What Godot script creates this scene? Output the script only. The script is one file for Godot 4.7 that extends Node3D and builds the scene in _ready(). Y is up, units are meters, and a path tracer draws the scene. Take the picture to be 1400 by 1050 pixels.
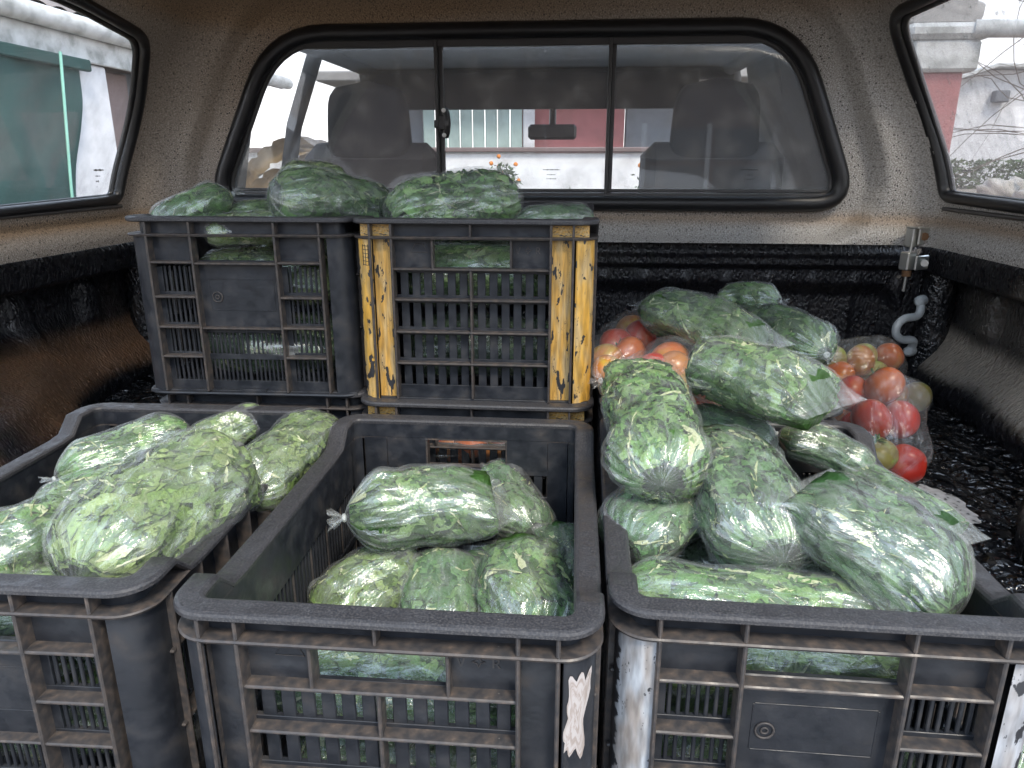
extends Node3D
# A pickup bed under a canopy, loaded with crates of bagged greens and tomatoes. y is up, z runs backwards out of the bed, the camera stands at the open tailgate.

const MID := -0.16          # middle of the truck across
const FLOOR_Y := 0.80       # bed floor
const CRATE_W := 0.372
const CRATE_L := 0.505
const CRATE_H := 0.285

var rng := RandomNumberGenerator.new()
var noise := FastNoiseLite.new()
var fine := FastNoiseLite.new()
var M := {}
var taken := {}

# ------------------------------------------------------------------ mesh collector
class Mb:
	var v := PackedVector3Array()
	var n := PackedVector3Array()
	var t := PackedVector2Array()
	var c := PackedColorArray()
	var i := PackedInt32Array()
	var col := Color(1, 1, 1)

	func vert(p: Vector3, nn: Vector3, uv := Vector2.ZERO) -> int:
		v.append(p)
		n.append(nn)
		t.append(uv)
		c.append(col)
		return v.size() - 1

	func tri(a: int, b: int, d: int) -> void:      # turned so that its front looks along its normals
		var g := (v[d] - v[a]).cross(v[b] - v[a])
		if g.dot(n[a] + n[b] + n[d]) < 0.0:
			i.append_array(PackedInt32Array([a, d, b]))
		else:
			i.append_array(PackedInt32Array([a, b, d]))

	func face(pts: Array, from: Vector3, uvs := []) -> void:   # a flat convex face that looks away from a point
		var nn: Vector3 = (pts[1] - pts[0]).cross(pts[2] - pts[0]).normalized()
		var mid := Vector3.ZERO
		for p in pts:
			mid += p
		mid /= pts.size()
		if nn.dot(mid - from) < 0.0:
			nn = -nn
		var first := v.size()
		for k in pts.size():
			vert(pts[k], nn, uvs[k] if uvs.size() else Vector2(pts[k].x + pts[k].z, pts[k].y))
		for k in range(1, pts.size() - 1):
			tri(first, first + k, first + k + 1)

	func box(mid: Vector3, size: Vector3, b := 0.0, basis := Basis()) -> void:
		var h := size * 0.5
		b = minf(b, minf(h.x, minf(h.y, h.z)) * 0.9)
		var p := {}
		for sx in [-1, 1]:
			for sy in [-1, 1]:
				for sz in [-1, 1]:
					p[[0, sx, sy, sz]] = mid + basis * Vector3(sx * h.x, sy * (h.y - b), sz * (h.z - b))
					p[[1, sx, sy, sz]] = mid + basis * Vector3(sx * (h.x - b), sy * h.y, sz * (h.z - b))
					p[[2, sx, sy, sz]] = mid + basis * Vector3(sx * (h.x - b), sy * (h.y - b), sz * h.z)
		for s in [-1, 1]:
			face([p[[0, s, -1, -1]], p[[0, s, 1, -1]], p[[0, s, 1, 1]], p[[0, s, -1, 1]]], mid)
			face([p[[1, -1, s, -1]], p[[1, 1, s, -1]], p[[1, 1, s, 1]], p[[1, -1, s, 1]]], mid)
			face([p[[2, -1, -1, s]], p[[2, 1, -1, s]], p[[2, 1, 1, s]], p[[2, -1, 1, s]]], mid)
		if b <= 0.0:
			return
		for s in [-1, 1]:
			for r in [-1, 1]:
				face([p[[0, s, r, -1]], p[[0, s, r, 1]], p[[1, s, r, 1]], p[[1, s, r, -1]]], mid)
				face([p[[0, s, -1, r]], p[[0, s, 1, r]], p[[2, s, 1, r]], p[[2, s, -1, r]]], mid)
				face([p[[1, -1, s, r]], p[[1, 1, s, r]], p[[2, 1, s, r]], p[[2, -1, s, r]]], mid)
				for q in [-1, 1]:
					face([p[[0, s, r, q]], p[[1, s, r, q]], p[[2, s, r, q]]], mid)

	# a grid of points, nu + 1 across and nv + 1 up, smooth; flip turns it inside out; skip leaves cells out
	func grid(pts: PackedVector3Array, nu: int, nv: int, closed: bool, flip: bool, cols := PackedColorArray(), skip := PackedByteArray(), us := 1.0, vs := 1.0) -> void:
		var first := v.size()
		var w := nu + 1
		for b in nv + 1:
			for a in w:
				var a0 := a - 1 if a > 0 else (nu - 1 if closed else 0)
				var a1 := a + 1 if a < nu else (1 if closed else nu)
				var du := pts[b * w + a1] - pts[b * w + a0]
				var dv := pts[mini(b + 1, nv) * w + a] - pts[maxi(b - 1, 0) * w + a]
				var nn := du.cross(dv)
				if nn.length_squared() < 1e-16:
					var bb := 1 if b == 0 else nv - 1
					du = pts[bb * w + a1] - pts[bb * w + a0]
					nn = du.cross(dv)
				nn = nn.normalized()
				v.append(pts[b * w + a])
				n.append(-nn if flip else nn)
				t.append(Vector2(us * a / nu, vs * b / nv))
				c.append(cols[b * w + a] if cols.size() else col)
		for b in nv:
			for a in nu:
				if skip.size() and skip[b * nu + a]:
					continue
				var k := first + b * w + a
				if flip:
					i.append_array(PackedInt32Array([k, k + 1, k + w + 1, k, k + w + 1, k + w]))
				else:
					i.append_array(PackedInt32Array([k, k + w + 1, k + 1, k, k + w, k + w + 1]))

	func tube(path: Array, r, sides := 8, closed := false, squash := 1.0) -> void:
		var n0 := path.size()
		var rows := n0 + (1 if closed else 0)
		var pts := PackedVector3Array()
		var up := Vector3.ZERO
		for k in rows:
			var a: Vector3 = path[(k - 1 + n0) % n0] if closed or k > 0 else path[0]
			var b: Vector3 = path[(k + 1) % n0] if closed or k < n0 - 1 else path[n0 - 1]
			var d := (b - a).normalized()
			if up == Vector3.ZERO:
				up = d.cross(Vector3.UP if absf(d.y) < 0.9 else Vector3.RIGHT).normalized()
			up = (up - d * up.dot(d)).normalized()
			var side := d.cross(up)
			var rr: float = r[k % n0] if r is Array else r
			for s in sides + 1:
				var ang := TAU * s / sides
				pts.append(path[k % n0] + up * cos(ang) * rr + side * sin(ang) * rr * squash)
		grid(pts, sides, rows - 1, true, false)
		if not closed:
			for e in [0, n0 - 1]:
				var ring := []
				var rr2: float = (r[e] if r is Array else r)
				for s in sides:
					ring.append(pts[(0 if e == 0 else (rows - 1)) * (sides + 1) + s])
				if rr2 > 0.0005:
					face(ring, path[1 if e == 0 else n0 - 2])

	# rings of points of equal count swept along a path: closed profile, hard edges between its segments, smooth along the path
	func strips(rings: Array, mid: Callable, closed: bool, profile_closed := true) -> void:
		var m: int = rings[0].size()
		var rows: int = rings.size()
		for s in (m if profile_closed else m - 1):
			var first := v.size()
			for k in rows:
				var ka := (k - 1 + rows) % rows if closed else maxi(k - 1, 0)
				var kb := (k + 1) % rows if closed else mini(k + 1, rows - 1)
				var p: Vector3 = rings[k][s]
				var q: Vector3 = rings[k][(s + 1) % m]
				var along: Vector3 = (rings[kb][s] + rings[kb][(s + 1) % m]) - (rings[ka][s] + rings[ka][(s + 1) % m])
				var nn := (q - p).cross(along).normalized()
				if nn.dot((p + q) * 0.5 - mid.call(k)) < 0.0:
					nn = -nn
				vert(p, nn, Vector2(float(k) / rows, 0.0))
				vert(q, nn, Vector2(float(k) / rows, 1.0))
			for k in (rows if closed else rows - 1):
				var a := first + k * 2
				var b := first + ((k + 1) % rows) * 2
				tri(a, b, a + 1)
				tri(a + 1, b, b + 1)

	func mesh() -> ArrayMesh:
		var a := []
		a.resize(Mesh.ARRAY_MAX)
		a[Mesh.ARRAY_VERTEX] = v
		a[Mesh.ARRAY_NORMAL] = n
		a[Mesh.ARRAY_TEX_UV] = t
		a[Mesh.ARRAY_COLOR] = c
		a[Mesh.ARRAY_INDEX] = i
		var m := ArrayMesh.new()
		m.add_surface_from_arrays(Mesh.PRIMITIVE_TRIANGLES, a)
		return m

# ------------------------------------------------------------------ naming and placing
func numbered(called: String) -> String:
	taken[called] = taken.get(called, -1) + 1
	return called if taken[called] == 0 else "%s_%03d" % [called, taken[called]]

func put(mesh: Mesh, called: String, mat: Material, parent: Node3D) -> MeshInstance3D:
	var o := MeshInstance3D.new()
	o.mesh = mesh
	o.material_override = null
	o.set_surface_override_material(0, mat)
	if parent == self:
		o.name = numbered(called)
	else:
		var k := 0
		while parent.has_node(NodePath(called if k == 0 else "%s_%03d" % [called, k])):
			k += 1
		o.name = called if k == 0 else "%s_%03d" % [called, k]
	parent.add_child(o, true)
	return o

# many alike pieces under one parent, numbered without searching
func put_many(mesh: Mesh, called: String, mat: Material, parent: Node3D, places: Array, start := 0) -> void:
	for k in places.size():
		var o := MeshInstance3D.new()
		o.mesh = mesh
		o.set_surface_override_material(0, mat)
		var at := k + start
		o.name = called if at == 0 else "%s_%03d" % [called, at]
		o.transform = places[k]
		parent.add_child(o, true)

func thing(called: String, label: String, category: String, at := Vector3.ZERO, group := "") -> Node3D:
	var o := Node3D.new()
	o.name = numbered(called)
	add_child(o, true)
	o.position = at
	tag(o, label, category, group)
	return o

func tag(o: Node, label: String, category: String, group := "") -> void:
	o.set_meta("label", label)
	o.set_meta("category", category)
	if group:
		o.set_meta("group", group)

func structure(o: Node) -> Node:
	o.set_meta("kind", "structure")
	return o

func stuff(o: Node) -> Node:
	o.set_meta("kind", "stuff")
	return o

# ------------------------------------------------------------------ materials
func lin(r: float, g: float, b: float, a := 1.0) -> Color:
	var c := Color(r, g, b).linear_to_srgb()
	c.a = a
	return c

func mat(c: Color, rough: float, spec := 0.5) -> StandardMaterial3D:
	var m := StandardMaterial3D.new()
	m.albedo_color = c
	m.roughness = rough
	m.metallic_specular = spec
	return m

func ntex(size: int, freq: float, sd: int, stops := [], octaves := 4, kind := FastNoiseLite.TYPE_SIMPLEX_SMOOTH, fractal := FastNoiseLite.FRACTAL_FBM, bump := 0.0) -> NoiseTexture2D:
	var f := FastNoiseLite.new()
	f.seed = sd
	f.noise_type = kind
	f.frequency = freq
	f.fractal_type = fractal
	f.fractal_octaves = octaves
	var x := NoiseTexture2D.new()
	x.width = size
	x.height = size
	x.seamless = true
	x.noise = f
	if bump > 0.0:
		x.as_normal_map = true
		x.bump_strength = bump
	if stops.size():
		var g := Gradient.new()
		var offs := PackedFloat32Array()
		var cols := PackedColorArray()
		for s in stops:
			offs.append(s[0])
			cols.append(s[1])
		g.offsets = offs
		g.colors = cols
		x.color_ramp = g
	return x

func triplanar(m: StandardMaterial3D, s: float, world := true) -> void:
	m.uv1_triplanar = true
	m.uv1_world_triplanar = world
	m.uv1_scale = Vector3.ONE * s

func grey(v: float) -> Color:
	return Color(v, v, v)

func _ready() -> void:
	# camera
	var cam := Camera3D.new()
	cam.name = "camera"
	cam.position = Vector3(0, 1.44, 0)
	cam.rotation_degrees = Vector3(-16.9, 4.9, 0)
	cam.fov = 55.97
	cam.near = 0.02
	cam.far = 800.0
	add_child(cam)
	# sky, exposure
	var env := Environment.new()
	var sky := Sky.new()
	var ps := ProceduralSkyMaterial.new()
	ps.sky_top_color = Color(0.72, 0.80, 0.90)
	ps.sky_horizon_color = Color(0.97, 0.96, 0.95)
	ps.sky_curve = 0.2
	ps.ground_bottom_color = Color(0.45, 0.42, 0.38)
	ps.ground_horizon_color = Color(0.80, 0.80, 0.80)
	ps.sun_angle_max = 2.0
	sky.sky_material = ps
	env.background_mode = Environment.BG_SKY
	env.sky = sky
	env.background_energy_multiplier = 1.3
	env.tonemap_mode = Environment.TONE_MAPPER_LINEAR
	env.tonemap_exposure = 2.9
	env.sdfgi_enabled = true
	env.ssao_enabled = true
	env.ssil_enabled = true
	var we := WorldEnvironment.new()
	we.name = "world_environment"
	we.environment = env
	add_child(we)
	# high thin-clouded sun, behind and to the right of the open tailgate
	var sun := DirectionalLight3D.new()
	sun.name = "sun"
	sun.rotation_degrees = Vector3(-52, 28, 0)
	sun.light_energy = 0.5
	sun.light_color = Color(1.0, 0.96, 0.90)
	sun.light_angular_distance = 14.0
	sun.shadow_enabled = true
	add_child(sun)

	noise.seed = 4
	noise.noise_type = FastNoiseLite.TYPE_SIMPLEX_SMOOTH
	noise.frequency = 0.05
	noise.fractal_octaves = 3
	fine.seed = 9
	fine.noise_type = FastNoiseLite.TYPE_SIMPLEX_SMOOTH
	fine.frequency = 0.05
	fine.fractal_octaves = 2
	make_materials()
	make_tomato_mesh()
	make_outside_materials()
	make_surroundings()
	make_truck()
	place_crates()
	place_bags()

func make_outside_materials() -> void:
	M.canopy_paint = mat(lin(0.55, 0.56, 0.56), 0.35)
	M.body_paint = mat(lin(0.62, 0.63, 0.64), 0.3)
	var ml: StandardMaterial3D = M.liner.duplicate()
	ml.albedo_texture = ntex(512, 0.05, 35, [[0.2, grey(0.80)], [0.8, Color.WHITE]], 4)
	ml.vertex_color_use_as_albedo = true
	ml.roughness_texture = ntex(512, 0.02, 36, [[0.3, grey(0.20)], [0.7, grey(0.5)]], 4)
	ml.heightmap_scale = 0.22
	ml.uv1_scale = Vector3(3.0, 1.6, 3.0)
	M.mud_liner = ml
	M.splash = mat(Color.WHITE, 0.7)
	M.splash.albedo_texture = ntex(256, 0.03, 37, [[0.22, lin(0.05, 0.05, 0.05)], [0.30, lin(0.40, 0.39, 0.38)], [0.8, lin(0.58, 0.57, 0.56)]], 4)
	triplanar(M.splash, 6.0)
	M.cab = mat(lin(0.022, 0.024, 0.027), 0.75)
	M.seat = mat(lin(0.018, 0.018, 0.021), 0.9)
	M.ground = mat(Color.WHITE, 0.95)
	M.ground.albedo_texture = ntex(512, 0.02, 38, [[0.2, lin(0.16, 0.13, 0.10)], [0.8, lin(0.30, 0.25, 0.20)]], 5)
	triplanar(M.ground, 0.4)
	M.white_wall = textured(0.68, 0.68, 0.70, 0.9)
	M.bright_wall = textured(0.80, 0.81, 0.82, 0.9)
	M.brown_wall = textured(0.20, 0.15, 0.145, 0.9)
	M.grey_wall = textured(0.16, 0.17, 0.19, 0.9)
	M.red_wall = textured(0.38, 0.14, 0.14, 0.9)
	M.mint = textured(0.36, 0.46, 0.43, 0.6)
	M.weathered = mat(Color.WHITE, 0.9)
	M.weathered.albedo_texture = ntex(512, 0.012, 39, [[0.2, lin(0.30, 0.31, 0.30)], [0.45, lin(0.48, 0.49, 0.48)], [0.7, lin(0.60, 0.61, 0.61)]], 5)
	triplanar(M.weathered, 0.7)
	M.tile = textured(0.22, 0.19, 0.18, 0.9)
	M.tile_grey = textured(0.34, 0.33, 0.32, 0.9)
	M.tarp = textured(0.012, 0.052, 0.048, 0.8)
	M.cord = mat(lin(0.25, 0.55, 0.45), 0.6)
	M.stone = textured(0.45, 0.42, 0.38, 0.9)
	M.agave = textured(0.12, 0.20, 0.10, 0.55)
	M.dry_leaf = textured(0.25, 0.17, 0.08, 0.6)
	M.bark = textured(0.12, 0.09, 0.075, 0.9)
	M.orange = mat(lin(0.65, 0.22, 0.03), 0.6)
	M.foliage = mat(Color.WHITE, 0.7)
	M.foliage.vertex_color_use_as_albedo = true
	M.foliage.backlight_enabled = true
	M.foliage.backlight = Color(0.3, 0.3, 0.3)

var mottles := []
func textured(r: float, g: float, b: float, rough: float) -> StandardMaterial3D:
	if mottles.is_empty():
		mottles.append(ntex(512, 0.012, 81, [[0.2, grey(0.955)], [0.5, grey(0.985)], [0.8, grey(1.0)]], 6))
	var m := mat(lin(r, g, b), rough)
	m.albedo_texture = mottles[0]
	triplanar(m, 0.8, false)
	return m

func place_crates() -> void:
	var y := FLOOR_Y
	make_crate("black crate with solid front plate at front left, full of bagged greens", Vector3(-0.558, y, -0.765), "plate", "", 0.02)
	var c := make_crate("black crate with broad slats in the front middle, half empty, chipped right post", Vector3(-0.153, y, -0.744), "slats", "patch")
	make_crate("black crate with white painted posts at front right, heaped with greens", Vector3(0.226, y, -0.776), "plate", "white", -0.012)
	var upper := make_crate("dark grey crate stacked at upper left in front of the cab window", Vector3(-0.523, y + CRATE_H - 0.006, -1.330), "plate", "", 0.02)
	upper.scale = Vector3(0.985, 1.0, 1.0)
	make_crate("crate with chipped yellow corner posts stacked behind the middle", Vector3(-0.150, y + CRATE_H - 0.006, -1.316), "slats", "yellow", 0.0)
	make_crate("black crate under the upper left crate, mostly hidden", Vector3(-0.512, y, -1.34), "slats", "", 0.0, false)
	make_crate("crate of tomatoes under the yellow posted crate", Vector3(-0.150, y, -1.30), "slats", "yellow", 0.0, false)
	make_crate("black crate of tomatoes behind the white posted crate", Vector3(0.230, y, -1.31), "slats", "", 0.0, false)
	# torn scrap of white paint left on the middle crate's right post
	var mb := Mb.new()
	var sheet := PackedVector3Array()
	for ring in 7:
		for k in 49:
			var an := TAU * (k % 48) / 48.0
			var rr := (1.0 + 0.40 * fine.get_noise_2d(cos(an) * 26.0 + 70.0, sin(an) * 26.0) + 0.07 * fine.get_noise_2d(cos(an) * 120.0, sin(an) * 120.0)) * ring / 6.0
			var q := Vector2(CRATE_W * 0.5 - 0.022 + clampf(cos(an) * 1.5, -1.0, 1.0) * 0.0085 * rr + sin(an) * rr * 0.003, 0.198 + clampf(sin(an) * 1.25, -1.0, 1.0) * 0.038 * rr)
			var dx := maxf(q.x - (CRATE_W * 0.5 - 0.036), 0.0)
			var rad := 0.030 + 0.0008
			sheet.append(Vector3(q.x, q.y, sqrt(maxf(rad * rad - dx * dx, 1e-6)) + CRATE_L * 0.5 - 0.036))
	mb.grid(sheet, 48, 6, true, true)
	put(mb.mesh(), "paint_scrap", M.patch_paint, c)

func place_bags() -> void:
	# label, tied end, other end, radius, thickness, far end, seed, leaf colour
	var bags := [
		["bag of greens at the left end of the upper left crate", Vector3(-0.587, 1.391, -1.235), Vector3(-0.672, 1.335, -1.127), 0.043, 0.80, "round", 0],
		["small yellowish bag of greens at the front rim of the upper left crate", Vector3(-0.467, 1.342, -1.167), Vector3(-0.581, 1.336, -1.105), 0.030, 0.90, "pillow_round", 2],
		["big bag of greens heaped highest on the upper left crate", Vector3(-0.332, 1.357, -1.289), Vector3(-0.476, 1.393, -1.130), 0.056, 0.90, "pillow_round", 0],
		["dark bag of greens behind the highest bag on the upper left crate", Vector3(-0.530, 1.415, -1.309), Vector3(-0.440, 1.404, -1.401), 0.043, 0.80, "pillow_round", 2],
		["half hidden bag of greens behind the small yellowish one", Vector3(-0.596, 1.356, -1.226), Vector3(-0.479, 1.352, -1.283), 0.032, 0.80, "pillow_round", 0],
		["large wedge shaped bag of greens on the yellow posted crate", Vector3(-0.305, 1.356, -1.160), Vector3(-0.094, 1.386, -1.276), 0.058, 0.90, "pillow_round", 0],
		["dark green bag lying behind the large one on the yellow posted crate", Vector3(-0.324, 1.371, -1.315), Vector3(-0.116, 1.392, -1.381), 0.044, 0.90, "pillow_round", 2],
		["low bag of greens at the right end of the yellow posted crate", Vector3(-0.106, 1.345, -1.242), Vector3(0.033, 1.349, -1.318), 0.029, 0.90, "round", 1],
		["slim bag of greens along the left wall of the front left crate", Vector3(-0.672, 1.045, -0.817), Vector3(-0.553, 1.065, -0.951), 0.039, 0.90, "round", 0],
		["small bag of greens at the back of the front left crate", Vector3(-0.552, 1.035, -0.939), Vector3(-0.484, 1.065, -1.045), 0.035, 0.80, "pillow_round", 2],
		["bag of greens with pale stalks in the right rear of the front left crate", Vector3(-0.409, 1.045, -0.784), Vector3(-0.367, 1.060, -1.011), 0.047, 0.90, "pillow_round", 2],
		["bag of greens across the middle of the front left crate, under the longest one", Vector3(-0.635, 1.040, -0.726), Vector3(-0.536, 1.050, -0.817), 0.036, 0.90, "pillow_round", 0],
		["longest and largest bag of greens slanting across the front left crate", Vector3(-0.473, 1.055, -0.567), Vector3(-0.422, 1.090, -0.804), 0.069, 0.85, "pillow_round", 2],
		["round bag of greens at the left edge of the front left crate", Vector3(-0.629, 1.045, -0.590), Vector3(-0.554, 1.045, -0.708), 0.048, 0.85, "pillow_round", 0],
		["bag of greens wedged low by the right wall of the front left crate", Vector3(-0.434, 0.980, -0.795), Vector3(-0.397, 0.980, -0.920), 0.035, 0.85, "pillow_round", 1],
		["bag of greens lying across the top in the middle crate, its knot at left", Vector3(-0.276, 1.020, -0.790), Vector3(-0.078, 1.025, -0.854), 0.052, 0.95, "seal", 0],
		["bag of greens at the right rear of the middle crate", Vector3(-0.138, 0.980, -1.020), Vector3(-0.040, 0.960, -0.869), 0.045, 0.90, "round", 1],
		["bag of greens at the lower left in the middle crate", Vector3(-0.300, 0.908, -0.724), Vector3(-0.201, 0.942, -0.839), 0.054, 0.90, "pillow_round", 2],
		["bag of greens with a broad pale stalk, front middle of the middle crate", Vector3(-0.143, 0.910, -0.689), Vector3(-0.162, 0.950, -0.828), 0.048, 0.80, "pillow_round", 1],
		["large bag of greens at the lower right in the middle crate", Vector3(-0.037, 0.918, -0.676), Vector3(-0.059, 0.962, -0.848), 0.062, 0.85, "pillow_seal", 0],
		["small bag of greens squeezed against the right wall of the middle crate", Vector3(0.002, 0.938, -0.766), Vector3(-0.012, 0.972, -0.891), 0.030, 0.80, "pillow_seal", 1],
		["upright bulging bag of greens next to the yellow posted crate", Vector3(0.102, 1.110, -0.720), Vector3(0.094, 1.140, -1.048), 0.059, 0.85, "pillow_round", 0],
		["plump bag of greens on top in the middle of the right heap", Vector3(0.169, 1.180, -0.978), Vector3(0.306, 1.170, -0.816), 0.052, 0.90, "pillow_seal", 0],
		["long bag of greens leaning at the rear top of the right heap", Vector3(0.123, 1.200, -1.269), Vector3(0.295, 1.180, -1.058), 0.048, 0.90, "seal", 0],
		["rearmost small bag of greens near the bed front wall", Vector3(0.393, 1.190, -1.402), Vector3(0.295, 1.180, -1.486), 0.033, 0.90, "round", 0],
		["bag of greens at the right rear of the heap, its knot facing the camera", Vector3(0.390, 1.160, -1.114), Vector3(0.336, 1.170, -1.318), 0.048, 0.85, "round", 0],
		["bag of greens in the left corner of the white posted crate", Vector3(0.054, 1.030, -0.717), Vector3(0.179, 1.060, -0.845), 0.051, 0.85, "pillow_round", 1],
		["large bag of greens in the middle of the white posted crate", Vector3(0.210, 1.065, -0.649), Vector3(0.181, 1.090, -0.919), 0.063, 0.80, "pillow_seal", 1],
		["biggest bag of greens slanting over the right front of the white posted crate", Vector3(0.355, 1.045, -0.600), Vector3(0.239, 1.110, -0.737), 0.059, 0.80, "pillow_seal", 1],
		["flat bag of greens lying along the front rim of the white posted crate", Vector3(0.312, 1.020, -0.632), Vector3(0.049, 1.035, -0.630), 0.041, 0.80, "pillow_round", 0],
		["bag of greens in shade under the plump top one of the right heap", Vector3(0.164, 1.100, -0.977), Vector3(0.263, 1.090, -0.887), 0.032, 0.90, "pillow_round", 1],
		["bag of greens by the rear right corner of the white posted crate", Vector3(0.285, 1.084, -0.962), Vector3(0.402, 1.056, -0.914), 0.034, 0.80, "round", 1],
		["bag of greens behind the biggest one, its corner poking over the right rim", Vector3(0.364, 1.050, -0.930), Vector3(0.451, 1.030, -0.767), 0.033, 0.70, "pillow_seal", 1],
		["bag of greens tucked between the flat front bag and the biggest slanting bag", Vector3(0.160, 1.030, -0.695), Vector3(0.286, 1.030, -0.730), 0.034, 0.85, "round", 1],
		["bag of greens on the bed floor right of the white posted crate", Vector3(0.422, 0.870, -0.584), Vector3(0.519, 0.920, -0.746), 0.034, 0.90, "pillow_round", 1],
		["bag of greens at the bottom of the front left crate, behind its lower slots", Vector3(-0.660, 0.865, -0.622), Vector3(-0.380, 0.865, -0.628), 0.058, 0.90, "pillow_round", 0],
		["bag of greens behind the hand hole of the front left crate", Vector3(-0.660, 0.990, -0.615), Vector3(-0.410, 0.985, -0.620), 0.050, 0.90, "pillow_round", 0],
		["bag of greens at the bottom of the middle crate, behind its slats", Vector3(-0.280, 0.865, -0.598), Vector3(-0.010, 0.865, -0.598), 0.056, 0.90, "pillow_round", 1],
		["bag of greens behind the hand hole of the middle crate", Vector3(-0.300, 0.930, -0.600), Vector3(-0.020, 0.925, -0.600), 0.047, 0.85, "pillow_round", 0],
		["bag of greens lying lowest in the middle crate", Vector3(-0.270, 0.860, -0.720), Vector3(-0.010, 0.860, -0.740), 0.055, 0.90, "pillow_round", 1],
		["bag of greens at the rear bottom of the middle crate", Vector3(-0.270, 0.860, -0.860), Vector3(-0.010, 0.860, -0.870), 0.055, 0.90, "pillow_round", 1],
		["bag of greens at the bottom of the white posted crate, behind its slots", Vector3(0.080, 0.865, -0.628), Vector3(0.360, 0.865, -0.626), 0.058, 0.90, "pillow_round", 0],
		["bag of greens behind the hand hole of the white posted crate", Vector3(0.070, 0.985, -0.622), Vector3(0.350, 0.990, -0.622), 0.052, 0.90, "pillow_round", 2],
		["bag of greens at the bottom right of the white posted crate", Vector3(0.340, 0.930, -0.660), Vector3(0.360, 0.930, -0.950), 0.050, 0.90, "pillow_round", 1],
		["bag of greens behind the lower slots of the upper left crate", Vector3(-0.640, 1.145, -1.168), Vector3(-0.370, 1.145, -1.168), 0.058, 0.90, "pillow_round", 1],
		["bag of greens behind the hand hole of the upper left crate", Vector3(-0.630, 1.265, -1.170), Vector3(-0.380, 1.250, -1.170), 0.055, 0.85, "pillow_round", 2],
		["bag of greens behind the lower slats of the yellow posted crate", Vector3(-0.280, 1.145, -1.168), Vector3(-0.005, 1.145, -1.168), 0.058, 0.90, "pillow_round", 1],
		["bag of greens behind the hand hole of the yellow posted crate", Vector3(-0.280, 1.260, -1.170), Vector3(-0.010, 1.265, -1.170), 0.056, 0.85, "pillow_round", 0],
		["bag of greens filling the rear of the upper left crate", Vector3(-0.620, 1.250, -1.360), Vector3(-0.400, 1.250, -1.420), 0.075, 0.90, "pillow_round", 1],
		["bag of greens filling the rear of the yellow posted crate", Vector3(-0.270, 1.250, -1.360), Vector3(-0.030, 1.250, -1.420), 0.075, 0.90, "pillow_round", 1],
		["bag of greens filling the rear of the front left crate", Vector3(-0.640, 0.930, -0.780), Vector3(-0.400, 0.930, -0.880), 0.075, 0.90, "pillow_round", 1],
		["bag of greens filling the middle of the white posted crate", Vector3(0.090, 0.940, -0.780), Vector3(0.330, 0.940, -0.860), 0.075, 0.90, "pillow_round", 1],
	]
	for k in bags.size():
		var e: Array = bags[k]
		make_bag(e[0], e[1], e[2], e[3], e[4], e[5], k + 3, e[6])
	var toms := [
		["bag of orange and dark red tomatoes next to the yellow posted crate", Vector3(0.046, 1.120, -1.081), Vector3(0.126, 1.150, -1.349), 0.046, 0.90, 6, 0.033, [3, 1, 3, 2, 0]],
		["bag of red tomatoes between the upright bag of greens and the plump one", Vector3(0.101, 1.110, -1.060), Vector3(0.187, 1.140, -1.174), 0.044, 0.90, 4, 0.034, [0, 2, 1, 3]],
		["bag of pale red tomatoes almost hidden under the bags of greens", Vector3(0.306, 1.120, -1.203), Vector3(0.425, 1.120, -1.255), 0.029, 0.90, 2, 0.030, [1, 0]],
		["tied bag of green and orange tomatoes below the tie-down hook", Vector3(0.645, 0.930, -1.871), Vector3(0.868, 0.930, -1.941), 0.069, 0.90, 7, 0.041, [4, 2, 3, 4, 0, 2]],
		["large bag of mostly red tomatoes beside the white posted crate", Vector3(0.605, 0.865, -1.323), Vector3(0.625, 1.005, -1.514), 0.082, 0.90, 9, 0.040, [0, 1, 0, 2, 0, 1, 4, 0, 1]],
		["bag of tomatoes seen through the rear hand hole of the middle crate", Vector3(-0.260, 1.005, -1.110), Vector3(-0.030, 1.005, -1.120), 0.050, 0.90, 7, 0.036, [2, 3, 1, 2]],
		["bag of tomatoes filling the crate at the right rear", Vector3(0.090, 1.000, -1.200), Vector3(0.360, 1.000, -1.250), 0.075, 0.90, 12, 0.036, [0, 2, 3, 1]],
		["bag of tomatoes under the tied one below the hook", Vector3(0.620, 0.860, -1.800), Vector3(0.920, 0.860, -1.860), 0.060, 0.90, 8, 0.042, [2, 4, 3]],
	]
	for k in toms.size():
		var e: Array = toms[k]
		tomato_bag(e[0], e[1], e[2], e[3], e[4], "round", k + 60, e[5], e[6], e[7])

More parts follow.
